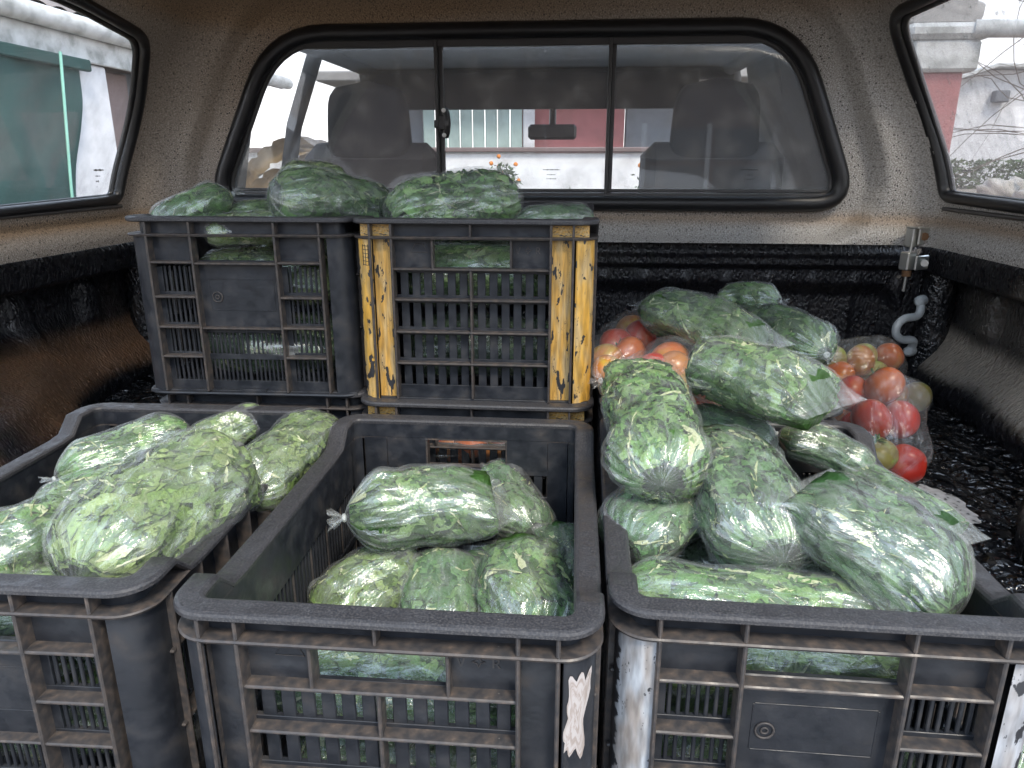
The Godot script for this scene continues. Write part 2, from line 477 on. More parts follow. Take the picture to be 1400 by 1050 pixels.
func make_materials() -> void:
	var crackle := ntex(512, 0.02, 5, [], 5, FastNoiseLite.TYPE_SIMPLEX_SMOOTH, FastNoiseLite.FRACTAL_FBM, 4.0)
	var stains := ntex(1024, 0.005, 11, [[0.0, lin(0.012, 0.014, 0.018)], [0.45, lin(0.016, 0.018, 0.023)], [0.65, lin(0.022, 0.024, 0.029)], [0.85, lin(0.033, 0.032, 0.034)], [1.0, lin(0.055, 0.050, 0.046)]], 9)
	var gloss := ntex(512, 0.02, 12, [[0.25, grey(0.30)], [0.75, grey(0.62)]], 6)
	# moulded black plastic of the crates, scuffed and dusty
	var p := mat(Color.WHITE, 1.0, 0.42)
	p.albedo_texture = stains
	p.roughness_texture = gloss
	p.heightmap_enabled = true
	p.heightmap_scale = 0.03
	p.heightmap_texture = ntex(512, 0.04, 13, [], 6)
	p.detail_enabled = true
	p.detail_uv_layer = BaseMaterial3D.DETAIL_UV_1
	p.detail_albedo = ntex(512, 0.016, 15, [[0.0, Color(0.5, 0.48, 0.46, 0.55)], [0.018, Color(0.5, 0.48, 0.46, 0.5)], [0.03, Color(0.4, 0.38, 0.36, 0.0)], [1.0, Color(0, 0, 0, 0)]], 3, FastNoiseLite.TYPE_CELLULAR, FastNoiseLite.FRACTAL_PING_PONG)
	triplanar(p, 3.3)
	M.plastic = p
	var pd: StandardMaterial3D = p.duplicate()
	pd.albedo_texture = ntex(1024, 0.020, 14, [[0.2, lin(0.034, 0.033, 0.035)], [0.5, lin(0.052, 0.046, 0.044)], [0.75, lin(0.072, 0.059, 0.052)], [0.95, lin(0.110, 0.085, 0.070)]], 9)
	M.ledge = pd
	var pr: StandardMaterial3D = p.duplicate()
	pr.albedo_texture = ntex(1024, 0.11, 16, [[0.2, lin(0.022, 0.023, 0.027)], [0.5, lin(0.034, 0.034, 0.038)], [0.8, lin(0.070, 0.066, 0.066)]], 8)
	pr.heightmap_scale = 0.06
	M.rim = pr
	# paint on crate posts
	M.yellow = mat(Color.WHITE, 0.45)
	M.yellow.albedo_texture = chipped(lin(0.62, 0.34, 0.055), lin(0.55, 0.38, 0.17), 3, 0.74, 0.78)
	M.yellow_other = mat(Color.WHITE, 0.45)
	M.yellow_other.albedo_texture = chipped(lin(0.62, 0.34, 0.055), lin(0.55, 0.38, 0.17), 17, 0.70, 0.60)
	M.yellow_strip = mat(Color.WHITE, 0.45)
	M.yellow_strip.albedo_texture = chipped(lin(0.60, 0.34, 0.08), lin(0.55, 0.39, 0.19), 29, 0.72, 2.0)
	M.white_paint = mat(Color.WHITE, 0.45)
	M.white_paint.albedo_texture = chipped(lin(0.40, 0.42, 0.46), lin(0.30, 0.29, 0.29), 8, 0.70, 0.86)
	M.white_other = mat(Color.WHITE, 0.45)
	M.white_other.albedo_texture = chipped(lin(0.40, 0.43, 0.47), lin(0.30, 0.27, 0.25), 23, 0.80, 0.62)
	M.patch_paint = mat(Color.WHITE, 0.6)
	M.patch_paint.albedo_texture = ntex(256, 0.02, 17, [[0.3, lin(0.26, 0.22, 0.20)], [0.6, lin(0.36, 0.33, 0.32)]], 4)
	# canopy lining: sprayed fleck finish
	var cn := mat(Color.WHITE, 0.55, 0.5)
	cn.albedo_texture = ntex(1024, 0.085, 21, [[0.0, lin(0.09, 0.082, 0.075)], [0.32, lin(0.27, 0.252, 0.23)], [0.52, lin(0.39, 0.368, 0.34)], [0.68, lin(0.50, 0.48, 0.45)], [0.8, lin(0.70, 0.70, 0.69)]], 3, FastNoiseLite.TYPE_SIMPLEX_SMOOTH)
	cn.vertex_color_use_as_albedo = true
	cn.detail_enabled = true
	cn.detail_blend_mode = BaseMaterial3D.BLEND_MODE_MIX
	cn.detail_uv_layer = BaseMaterial3D.DETAIL_UV_1
	cn.detail_albedo = ntex(1024, 0.022, 23, [[0.0, Color(0.10, 0.09, 0.08, 1.0)], [0.07, Color(0.10, 0.09, 0.08, 1.0)], [0.11, Color(0.2, 0.2, 0.2, 0.0)], [1.0, Color(0, 0, 0, 0)]], 2, FastNoiseLite.TYPE_CELLULAR, FastNoiseLite.FRACTAL_NONE)
	cn.heightmap_enabled = true
	cn.heightmap_scale = 0.14
	cn.heightmap_texture = ntex(1024, 0.06, 22, [], 4)
	triplanar(cn, 2.2)
	M.canopy = cn
	# bed liner: glossy black sprayed plastic with runs
	var bl := mat(Color.WHITE, 1.0, 0.55)
	bl.albedo_texture = ntex(512, 0.012, 31, [[0.3, lin(0.008, 0.009, 0.011)], [0.6, lin(0.016, 0.017, 0.020)], [0.85, lin(0.045, 0.038, 0.034)]], 5)
	bl.roughness_texture = ntex(512, 0.02, 32, [[0.3, grey(0.12)], [0.7, grey(0.34)]], 4)
	bl.vertex_color_use_as_albedo = false
	bl.heightmap_enabled = true
	bl.heightmap_scale = 0.32
	bl.heightmap_texture = ntex(1024, 0.03, 33, [[0.3, grey(0.0)], [0.7, grey(1.0)]], 3)
	triplanar(bl, 2.0)
	bl.uv1_scale = Vector3(2.0, 1.3, 2.0)
	M.liner = bl
	var fl := bl.duplicate()
	fl.heightmap_texture = ntex(1024, 0.009, 44, [[0.3, grey(0.0)], [0.7, grey(1.0)]], 3)
	fl.heightmap_scale = 2.0
	fl.metallic_specular = 0.75
	fl.roughness_texture = ntex(512, 0.02, 34, [[0.3, grey(0.06)], [0.7, grey(0.22)]], 4)
	fl.uv1_scale = Vector3(2.2, 2.2, 2.2)
	M.liner_floor = fl
	M.rubber = mat(lin(0.010, 0.010, 0.011), 0.38)
	M.black_metal = mat(lin(0.022, 0.021, 0.021), 0.35)
	M.frame_metal = mat(lin(0.06, 0.058, 0.058), 0.4)
	M.zinc = mat(lin(0.62, 0.62, 0.58), 0.32)
	M.zinc.metallic = 0.85
	M.galv = mat(lin(0.62, 0.66, 0.67), 0.4)
	M.galv.metallic = 0.1
	M.rust = mat(lin(0.16, 0.085, 0.04), 0.8)
	# glass
	var g := mat(lin(0.5, 0.55, 0.55, 0.03), 0.02, 0.5)
	g.transparency = BaseMaterial3D.TRANSPARENCY_ALPHA
	M.glass = g
	var gt := mat(lin(0.025, 0.03, 0.032, 0.14), 0.03, 0.5)
	gt.transparency = BaseMaterial3D.TRANSPARENCY_ALPHA
	M.tinted = gt
	var gd := mat(Color(0.80, 0.80, 0.80, 1.0), 0.9, 0.2)
	gd.transparency = BaseMaterial3D.TRANSPARENCY_ALPHA
	gd.albedo_texture = ntex(1024, 0.006, 41, [[0.25, Color(0.9, 0.88, 0.86, 0.03)], [0.5, Color(0.9, 0.88, 0.86, 0.055)], [0.72, Color(0.95, 0.93, 0.9, 0.10)], [0.95, Color(1, 1, 1, 0.18)]], 6)
	M.dust = gd
	M.dust_heavy = gd.duplicate()
	M.dust_heavy.albedo_texture = ntex(1024, 0.02, 42, [[0.2, Color(1, 0.97, 0.98, 0.24)], [0.65, Color(1, 0.97, 0.98, 0.28)], [0.82, Color(1, 1, 1, 0.32)], [0.92, Color(1, 1, 1, 0.5)]], 6)
	M.print = mat(lin(0.03, 0.03, 0.03), 0.7)
	# bags
	var f := mat(lin(0.88, 0.92, 0.91, 0.25), 0.15, 0.7)
	f.transparency = BaseMaterial3D.TRANSPARENCY_ALPHA
	f.albedo_texture = ntex(512, 0.010, 52, [[0.15, Color(1, 1, 1, 0.40)], [0.5, Color(1, 1, 1, 0.62)], [0.85, Color(1, 1, 1, 1.0)]], 5)
	f.metallic = 0.5
	f.normal_enabled = true
	f.normal_texture = ntex(1024, 0.0045, 51, [], 5, FastNoiseLite.TYPE_SIMPLEX_SMOOTH, FastNoiseLite.FRACTAL_RIDGED, 13.0)
	f.normal_scale = 1.0
	f.uv1_scale = Vector3(5.0, 0.8, 1.0)
	M.film = f
	M.film_thin = f.duplicate()
	M.film_thin.albedo_color = lin(0.92, 0.94, 0.94, 0.20)
	M.film_knot = mat(lin(0.75, 0.80, 0.78, 0.35), 0.3, 0.6)
	M.film_knot.transparency = BaseMaterial3D.TRANSPARENCY_ALPHA
	M.calyx_mesh = make_calyx_mesh()
	# leaves: veins and mottling under the vertex colours
	var lf := mat(Color.WHITE, 0.5, 0.4)
	lf.vertex_color_use_as_albedo = true
	lf.albedo_texture = ntex(256, 0.018, 61, [[0.1, lin(0.55, 0.58, 0.50)], [0.5, lin(0.85, 0.87, 0.8)], [0.82, Color.WHITE], [0.95, Color.WHITE]], 4, FastNoiseLite.TYPE_SIMPLEX_SMOOTH, FastNoiseLite.FRACTAL_RIDGED)
	lf.normal_enabled = true
	lf.normal_texture = ntex(256, 0.02, 62, [], 3, FastNoiseLite.TYPE_SIMPLEX_SMOOTH, FastNoiseLite.FRACTAL_RIDGED, 5.0)
	lf.backlight_enabled = true
	lf.backlight = Color(0.35, 0.35, 0.35)
	M.leaf = lf
	M.core = mat(lin(0.035, 0.075, 0.022), 0.8)
	M.stalk = mat(lin(0.50, 0.54, 0.34), 0.55)
	M.tomato = []
	for c in [[0.52, 0.035, 0.018], [0.50, 0.055, 0.025], [0.55, 0.14, 0.03], [0.48, 0.19, 0.04], [0.34, 0.28, 0.075]]:
		var tm := mat(Color.WHITE, 0.28, 0.5)
		tm.albedo_texture = ntex(128, 0.01, 70 + M.tomato.size(), [[0.25, lin(c[0] * 0.85, c[1] * 0.8, c[2])], [0.6, lin(c[0], c[1], c[2])], [0.9, lin(c[0], c[1] * 1.5 + 0.03, c[2] * 1.3)]], 3)
		M.tomato.append(tm)
	M.calyx = mat(lin(0.06, 0.13, 0.03), 0.6)

# paint with chips: bare black plastic shows in torn islands, scratches and past a torn edge
func chipped(a: Color, b: Color, sd: int, keep: float, torn: float) -> ImageTexture:
	var w := 128
	var h := 512
	var im := Image.create(w, h, false, Image.FORMAT_RGB8)
	var f := FastNoiseLite.new()
	f.seed = sd
	f.frequency = 0.016
	f.fractal_octaves = 5
	var s := FastNoiseLite.new()
	s.seed = sd + 50
	s.frequency = 0.03
	s.fractal_octaves = 3
	var bare := lin(0.026, 0.027, 0.031)
	for y in h:
		var edge := w * (torn + 0.16 * f.get_noise_2d(500.0, y * 1.3) + 0.05 * f.get_noise_2d(900.0, y * 7.0))
		for x in w:
			var k := f.get_noise_2d(x * 0.9, y * 0.62) * 0.62 + 0.5
			var scratch := absf(s.get_noise_2d(x * 1.6, y * 0.16)) < 0.010 and s.get_noise_2d(x * 0.3 + 900, y * 0.4) > 0.16
			if k > keep or scratch or x > edge:
				im.set_pixel(x, y, bare)
			else:
				var mixed := a.lerp(b, clampf(s.get_noise_2d(x * 0.6 + 300, y * 0.2) * 1.3 + 0.35, 0.0, 1.0))
				mixed = mixed.darkened(clampf(0.10 + 0.25 * f.get_noise_2d(x * 3.0, y * 0.6 + 700.0), 0.0, 0.4))
				im.set_pixel(x, y, mixed.darkened(0.3) if k > keep - 0.008 or x > edge - 2.0 else mixed)
	return ImageTexture.create_from_image(im)

# ------------------------------------------------------------------ crates
const DEEP := 1.4            # depth of the ribs over the set-back walls
# the path round a crate: [point on the outer edge, outward direction, how far along the sides]
func crate_path(inset := 0.0) -> Array:
	var out := []
	var r := 0.036
	var hx := CRATE_W * 0.5
	var hz := CRATE_L * 0.5
	var corners := [[Vector2(hx - r, hz - r), 0.0], [Vector2(-hx + r, hz - r), PI / 2], [Vector2(-hx + r, -hz + r), PI], [Vector2(hx - r, -hz + r), PI * 1.5]]
	for k in 4:
		var c: Vector2 = corners[k][0]
		for s in 9:
			var a: float = corners[k][1] + PI / 2 * s / 8.0
			var d := Vector2(cos(a), sin(a))
			out.append([c + d * (r - inset), d])
		var nc: Vector2 = corners[(k + 1) % 4][0]
		var a2: float = corners[k][1] + PI / 2
		var d2 := Vector2(cos(a2), sin(a2))
		var steps := 18 if k % 2 else 4
		for s in range(1, steps):
			out.append([(c + d2 * (r - inset)).lerp(nc + d2 * (r - inset), float(s) / steps), d2])
	return out

func crate_top(p: Vector2) -> float:       # the side walls dip between the raised ends
	var z := CRATE_L * 0.5 - absf(p.y)
	if absf(p.x) < CRATE_W * 0.5 - 0.03:
		return CRATE_H
	return CRATE_H - 0.024 * smoothstep(0.068, 0.088, z)

func sweep_crate(mb: Mb, profile: Array, at_top: bool, sag := 0.0) -> void:
	var rings := []
	var mids := []
	for e in crate_path():
		var ring := []
		var top := crate_top(e[0]) if at_top else 0.0
		var m := Vector3.ZERO
		for q in profile:
			var p: Vector2 = e[0] + e[1] * q.x
			var pt := Vector3(p.x, q.y + top + sag * fine.get_noise_2d(p.x * 40.0, p.y * 40.0), p.y)
			ring.append(pt)
			m += pt
		mids.append(m / profile.size())
		rings.append(ring)
	mb.strips(rings, func(k): return mids[k], true)

# a box on one of the four faces: side 0 front, 1 right, 2 back, 3 left; x along it from its middle, y up, depth d behind the outer edge
func fbox(mb: Mb, side: int, x0: float, x1: float, y0: float, y1: float, d0: float, d1: float, b := 0.0012) -> void:
	var half := CRATE_L * 0.5 if side % 2 == 0 else CRATE_W * 0.5
	var basis := Basis(Vector3.UP, [0.0, PI / 2, PI, -PI / 2][side])
	mb.box(basis * Vector3((x0 + x1) * 0.5, (y0 + y1) * 0.5, half + (d0 + d1) * 0.5 * DEEP), Vector3(x1 - x0, y1 - y0, (d1 - d0) * DEEP), b, basis)

func face_frame(side: int, x: float, y: float, d: float) -> Transform3D:
	var half := CRATE_L * 0.5 if side % 2 == 0 else CRATE_W * 0.5
	var basis := Basis(Vector3.UP, [0.0, PI / 2, PI, -PI / 2][side])
	return Transform3D(basis, basis * Vector3(x, y, half + d * DEEP))

var slat_meshes := {}

func slat_mesh(w: float, h: float, round_top := false) -> ArrayMesh:
	var key := "%.4f %.4f" % [w, h]
	if not slat_meshes.has(key):
		var mb := Mb.new()
		mb.box(Vector3.ZERO, Vector3(w, h, 0.0032), 0.0008)
		slat_meshes[key] = mb.mesh()
	return slat_meshes[key]

# a field of upright slats between x0..x1 and y0..y1
func slats(places: Dictionary, side: int, x0: float, x1: float, y0: float, y1: float, n: int, fill: float) -> void:
	var pitch := (x1 - x0) / n
	var m := slat_mesh(pitch * fill, y1 - y0 + 0.002)
	if not places.has(m):
		places[m] = []
	for k in n:
		places[m].append(face_frame(side, x0 + pitch * (k + 0.5), (y0 + y1) * 0.5, -0.0155))

# end wall with a solid plate under a rounded hand hole
func end_wall_plate(side: int, wall: Mb, ribs: Mb, places: Dictionary) -> void:
	var w := CRATE_W
	var h := CRATE_H
	var fx := func(f: float) -> float: return (f - 0.5) * w
	var fy := func(f: float) -> float: return (1.0 - f) * h
	for f in [0.115, 0.305, 0.667, 0.857]:
		fbox(ribs, side, fx.call(f) - 0.0019, fx.call(f) + 0.0019, 0.006, h - 0.028, -0.0165, -0.001)
	var cells := [[0.115, 0.305], [0.667, 0.857]]
	for c in cells:
		for f in [0.245, 0.435, 0.605, 0.775]:
			fbox(ribs, side, fx.call(c[0]), fx.call(c[1]), fy.call(f) - 0.0019, fy.call(f) + 0.0019, -0.0165, -0.0022)
		fbox(wall, side, fx.call(c[0]), fx.call(c[1]), fy.call(0.262), fy.call(0.09), -0.0176, -0.0136)
		for r in [[0.272, 0.412], [0.452, 0.588], [0.622, 0.758], [0.792, 0.925]]:
			slats(places, side, fx.call(c[0]) + 0.010, fx.call(c[1]) - 0.003, fy.call(r[1]), fy.call(r[0]), 7, 0.46)
			fbox(wall, side, fx.call(c[0]), fx.call(c[0]) + 0.0105, fy.call(r[1]), fy.call(r[0]), -0.0176, -0.0136, 0.0005)
		for r in [[0.412, 0.452], [0.588, 0.622], [0.758, 0.792], [0.925, 1.0]]:
			fbox(wall, side, fx.call(c[0]), fx.call(c[1]), fy.call(r[1]), fy.call(r[0]), -0.0176, -0.0136, 0.0005)
	# hand hole with rounded upper corners, its lower lip, the plate
	for s in [0.305, 0.667]:
		var inw := 1.0 if s < 0.5 else -1.0
		for k in 5:
			var a := PI / 2 * k / 5.0
			var yy: float = fy.call(0.098) - 0.012 * (1.0 - cos(a)) - 0.001
			fbox(wall, side, minf(fx.call(s), fx.call(s) + inw * 0.012 * (1.0 - sin(a))), maxf(fx.call(s), fx.call(s) + inw * 0.012 * (1.0 - sin(a))) + 0.0001, yy - 0.0028, yy, -0.0174, -0.0138, 0.0)
	fbox(ribs, side, fx.call(0.305), fx.call(0.667), fy.call(0.25) - 0.0019, fy.call(0.25) + 0.0019, -0.0185, -0.0025)
	fbox(ribs, side, fx.call(0.305), fx.call(0.667), fy.call(0.612) - 0.0016, fy.call(0.612) + 0.0016, -0.0165, -0.004)
	fbox(wall, side, fx.call(0.305), fx.call(0.667), fy.call(0.628), fy.call(0.238), -0.0176, -0.0126)
	# a faint raised border on the plate
	for q in [[0.35, 0.63, 0.338, 0.343], [0.35, 0.63, 0.512, 0.517]]:
		fbox(wall, side, fx.call(q[0]), fx.call(q[1]), fy.call(q[3]), fy.call(q[2]), -0.0128, -0.0121, 0.0003)
	for q in [[0.346, 0.350], [0.630, 0.634]]:
		fbox(wall, side, fx.call(q[0]), fx.call(q[1]), fy.call(0.512), fy.call(0.343), -0.0128, -0.0122, 0.0003)
	for c in [[0.305, 0.480], [0.492, 0.667]]:
		for r in [[0.645, 0.768], [0.800, 0.925]]:
			slats(places, side, fx.call(c[0]) + 0.004, fx.call(c[1]) - 0.003, fy.call(r[1]), fy.call(r[0]), 8, 0.44)
	fbox(wall, side, fx.call(0.480), fx.call(0.492), 0.0, fy.call(0.628), -0.0176, -0.0132)
	for r in [[0.626, 0.645], [0.768, 0.800], [0.925, 1.0]]:
		fbox(wall, side, fx.call(0.305), fx.call(0.667), fy.call(r[1]), fy.call(r[0]), -0.0174, -0.0136, 0.0005)
	fbox(wall, side, fx.call(0.45), fx.call(0.56), 0.003, 0.009, -0.0136, -0.006, 0.001)

# end wall of broad slats under a square hand hole
func end_wall_slats(side: int, wall: Mb, ribs: Mb, places: Dictionary) -> void:
	var w := CRATE_W
	var h := CRATE_H
	var fx := func(f: float) -> float: return (f - 0.5) * w
	var fy := func(f: float) -> float: return (1.0 - f) * h
	for f in [0.085, 0.172, 0.81, 0.898]:
		fbox(ribs, side, fx.call(f) - 0.0018, fx.call(f) + 0.0018, 0.006, h - 0.028, -0.0165, -0.001)
	fbox(ribs, side, fx.call(0.49) - 0.0018, fx.call(0.49) + 0.0018, 0.008, fy.call(0.26), -0.0165, -0.004)
	fbox(ribs, side, fx.call(0.49) - 0.0015, fx.call(0.49) + 0.0015, fy.call(0.094), fy.call(0.012), -0.0165, -0.003)
	for f in [0.262, 0.425, 0.60, 0.775]:
		fbox(ribs, side, fx.call(0.172), fx.call(0.81), fy.call(f) - 0.0018, fy.call(f) + 0.0018, -0.0165, -0.0035)
	for c in [[0.172, 0.335], [0.652, 0.81]]:
		fbox(wall, side, fx.call(c[0]), fx.call(c[1]), fy.call(0.262), fy.call(0.09), -0.0176, -0.0136)
	for f in [0.335, 0.652]:
		fbox(ribs, side, fx.call(f) - 0.0016, fx.call(f) + 0.0016, fy.call(0.262), fy.call(0.10), -0.0176, -0.004)
	for c in [[0.172, 0.49], [0.49, 0.81]]:
		for r in [[0.286, 0.405], [0.447, 0.58], [0.622, 0.755], [0.797, 0.908]]:
			slats(places, side, fx.call(c[0]) + 0.005, fx.call(c[1]) - 0.004, fy.call(r[1]), fy.call(r[0]), 6, 0.68)
	for r in [[0.255, 0.286], [0.405, 0.447], [0.58, 0.622], [0.755, 0.797], [0.908, 1.0]]:
		fbox(wall, side, fx.call(0.172), fx.call(0.81), fy.call(r[1]), fy.call(r[0]), -0.0176, -0.0136, 0.0005)

# long wall: solid band above, two rows of slats below
func long_wall(side: int, wall: Mb, ribs: Mb, places: Dictionary) -> void:
	var l := CRATE_L
	var h := CRATE_H
	for k in 8:
		var x := -l * 0.5 + 0.048 + (l - 0.096) * k / 7.0
		fbox(ribs, side, x - 0.0018, x + 0.0018, 0.006, h - 0.028, -0.0165, -0.001)
		if k < 7:
			var x1 := x + (l - 0.096) / 7.0
			slats(places, side, x + 0.003, x1 - 0.003, h * 0.08, h * 0.36, 5, 0.52)
			slats(places, side, x + 0.003, x1 - 0.003, h * 0.40, h * 0.66, 5, 0.52)
	fbox(wall, side, -l * 0.5 + 0.04, l * 0.5 - 0.04, h * 0.66, h - 0.028, -0.0176, -0.0136)
	fbox(wall, side, -l * 0.5 + 0.04, l * 0.5 - 0.04, h * 0.36, h * 0.40, -0.0176, -0.0136)
	fbox(wall, side, -l * 0.5 + 0.04, l * 0.5 - 0.04, 0.0, h * 0.08, -0.0176, -0.0136)
	for y in [h * 0.38, h * 0.68]:
		fbox(ribs, side, -l * 0.5 + 0.04, l * 0.5 - 0.04, y - 0.0018, y + 0.0018, -0.0165, -0.003)

func merged(places: Dictionary) -> ArrayMesh:
	var st := SurfaceTool.new()
	for m in places:
		for x in places[m]:
			st.append_from(m, 0, x)
	return st.commit()

# posts at the four corners; each is its own mesh so that paint can lie on it
func corner_post(mb: Mb, corner: int, reach_end: float, reach_side: float, proud: float) -> void:
	var path := crate_path()
	var hx := CRATE_W * 0.5
	var hz := CRATE_L * 0.5
	var sx := 1.0 if corner in [0, 3] else -1.0
	var sz := 1.0 if corner in [0, 1] else -1.0
	var r := 0.036
	var pts := []
	var seq := [Vector2(hx - reach_end, hz)]
	for k in 9:
		var a := PI / 2 - PI / 2 * k / 8.0
		seq.append(Vector2(hx - r + r * cos(a), hz - r + r * sin(a)))
	seq.append(Vector2(hx, hz - reach_side))
	var total := 0.0
	for k in range(1, seq.size()):
		total += seq[k].distance_to(seq[k - 1])
	var run := 0.0
	var grid := PackedVector3Array()
	var us := []
	for k in seq.size():
		if k:
			run += seq[k].distance_to(seq[k - 1])
		us.append(run / total)
	for row in 2:
		for k in seq.size():
			var p: Vector2 = seq[k]
			var d := Vector2.ZERO
			if k == 0:
				d = Vector2(0, 1)
			elif k == seq.size() - 1:
				d = Vector2(1, 0)
			else:
				d = (p - Vector2(hx - r, hz - r)).normalized()
			p += d * proud
			grid.append(Vector3(p.x * sx, 0.003 + row * (CRATE_H - 0.032), p.y * sz))
	var first := mb.v.size()
	mb.grid(grid, seq.size() - 1, 1, false, sx * sz < 0.0)
	for row in 2:
		for k in seq.size():
			mb.t[first + row * seq.size() + k] = Vector2(us[k], 1.0 - row)

func post_strip(mb: Mb, side: int, x0: float, x1: float, y0: float, y1: float, d: float) -> void:
	var a := []
	for q in [[x0, y0], [x1, y0], [x1, y1], [x0, y1]]:
		a.append(face_frame(side, q[0], q[1], d).origin)
	mb.face(a, Vector3(0, CRATE_H * 0.5, 0), [Vector2(0, 1), Vector2(1, 1), Vector2(1, 0), Vector2(0, 0)])

# front: "plate" or "slats"; paint: "", "yellow", "white", "patch"
func make_crate(label: String, at: Vector3, front: String, paint: String, turn := 0.0, full := true) -> Node3D:
	var o := thing("crate", label, "crate", at, "plastic crates loaded in the truck bed")
	o.rotation.y = turn
	var h := CRATE_H
	var rim := Mb.new()
	sweep_crate(rim, [Vector2(-0.0255, -0.007), Vector2(-0.0258, -0.003), Vector2(-0.0238, -0.0008), Vector2(-0.021, 0.0), Vector2(-0.004, 0.0), Vector2(-0.0012, -0.0009), Vector2(0.0, -0.003), Vector2(0.0, -0.0065), Vector2(-0.003, -0.0085), Vector2(-0.017, -0.0085)], true, 0.0008)
	put(rim.mesh(), "rim", M.rim, o)
	var band := Mb.new()
	var rings := []
	for e in crate_path():
		var ring := []
		for q in [[-0.0252, -0.0265], [-0.0252, 9.0], [-0.0196, 9.0], [-0.0190, -0.0265]]:
			var p: Vector2 = e[0] + e[1] * q[0]
			ring.append(Vector3(p.x, (crate_top(e[0]) - 0.006) if q[1] > 5.0 else h + q[1], p.y))
		rings.append(ring)
	var ctr := []
	for r in rings:
		ctr.append((r[0] + r[1] + r[2] + r[3]) * 0.25)
	band.strips(rings, func(k): return ctr[k], true)
	put(band.mesh(), "rim_band", M.plastic, o)
	var fl := Mb.new()
	sweep_crate(fl, [Vector2(-0.0245, h - 0.030), Vector2(-0.0245, h - 0.0262), Vector2(-0.002, h - 0.0262), Vector2(-0.0005, h - 0.0275), Vector2(-0.002, h - 0.0300)], false)
	for f in [0.115, 0.305, 0.667, 0.857]:
		if front == "plate":
			fbox(fl, 0, (f - 0.5) * CRATE_W - 0.0018, (f - 0.5) * CRATE_W + 0.0018, h - 0.027, h - 0.007, -0.0165, -0.0015)
	for f in [0.085, 0.172, 0.81, 0.898]:
		if front == "slats":
			fbox(fl, 0, (f - 0.5) * CRATE_W - 0.0018, (f - 0.5) * CRATE_W + 0.0018, h - 0.027, h - 0.007, -0.0165, -0.0015)
	put(fl.mesh(), "flange", M.ledge, o)
	var base := Mb.new()
	base.box(Vector3(0, 0.004, 0), Vector3(CRATE_W - 0.02, 0.006, CRATE_L - 0.02), 0.001)
	sweep_crate(base, [Vector2(-0.025, 0.0), Vector2(-0.025, 0.0055), Vector2(-0.002, 0.0055), Vector2(-0.001, 0.003), Vector2(-0.003, 0.0)], false)
	put(base.mesh(), "base", M.plastic, o)
	for side in 4:
		var wall := Mb.new()
		var ribs := Mb.new()
		var places := {}
		if side % 2:
			long_wall(side, wall, ribs, places)
		elif front == "plate":
			end_wall_plate(side, wall, ribs, places)
		else:
			end_wall_slats(side, wall, ribs, places)
		put(wall.mesh(), ["front_wall", "side_wall", "back_wall", "side_wall"][side], M.plastic, o)
		put(ribs.mesh(), ["front_ribs", "side_ribs", "back_ribs", "side_ribs"][side], M.ledge, o)
		if side == 0 and full:
			var n := 0
			for m in places:
				put_many(m, "slat", M.plastic, o, places[m], n)
				n += places[m].size()
		else:
			stuff(put(merged(places), ["front_slats", "side_slats", "back_slats", "side_slats"][side], M.plastic, o))
	for corner in 4:
		var mb := Mb.new()
		var end := CRATE_W * (0.115 if front == "plate" else 0.085)
		corner_post(mb, corner, end, 0.048, -0.008 if front == "plate" else -0.006)
		var inner := Mb.new()
		corner_post(inner, corner, end, 0.048, -0.0259)
		for k in inner.n.size():
			inner.n[k] = -inner.n[k]
		for k in range(0, inner.i.size(), 3):
			var q := inner.i[k]
			inner.i[k] = inner.i[k + 1]
			inner.i[k + 1] = q
		var pm: Material = M.plastic
		if corner < 2 and paint == "yellow":
			pm = M.yellow if corner == 0 else M.yellow_other
		elif corner < 2 and paint == "white":
			pm = M.white_paint if corner == 0 else M.white_other
		put(mb.mesh(), "corner_post", pm, o)
		put(inner.mesh(), "corner_lining", M.plastic, o)
	if front == "slats":       # the flat strip beside each post
		for f in [[0.085, 0.172], [0.81, 0.898]]:
			for side in [0, 2]:
				var mb := Mb.new()
				post_strip(mb, side, (f[0] - 0.5) * CRATE_W, (f[1] - 0.5) * CRATE_W, 0.004, h - 0.028, -0.0125)
				post_strip(mb, side, (f[0] - 0.5) * CRATE_W, (f[1] - 0.5) * CRATE_W, 0.004, h - 0.028, -0.0176)
				for k in range(4, 8):
					mb.n[k] = -mb.n[k]
				for k in range(6, 12, 3):
					var q := mb.i[k]
					mb.i[k] = mb.i[k + 1]
					mb.i[k + 1] = q
				put(mb.mesh(), "post_strip", M.yellow_strip if paint == "yellow" and side == 0 else M.plastic, o)
	var marks := Mb.new()      # small moulded marks
	if front == "plate":
		var ring := []
		for k in 16:
			ring.append(face_frame(0, -0.045 + cos(TAU * k / 16.0) * 0.008, h * 0.56 + sin(TAU * k / 16.0) * 0.008, -0.0121).origin)
		marks.tube(ring, 0.0011, 6, true)
		var ring2 := []
		for k in 12:
			ring2.append(face_frame(0, -0.045 + cos(TAU * k / 12.0) * 0.003, h * 0.56 + sin(TAU * k / 12.0) * 0.003, -0.0121).origin)
		marks.tube(ring2, 0.0009, 6, true)
	else:
		var badge := []
		for q in [[-0.013, -0.006], [0.013, -0.006], [0.006, 0.006], [-0.006, 0.006]]:
			badge.append(face_frame(0, -0.083 + q[0], h * 0.845 + q[1], -0.0135).origin)
		marks.tube(badge, 0.0007, 5, true)
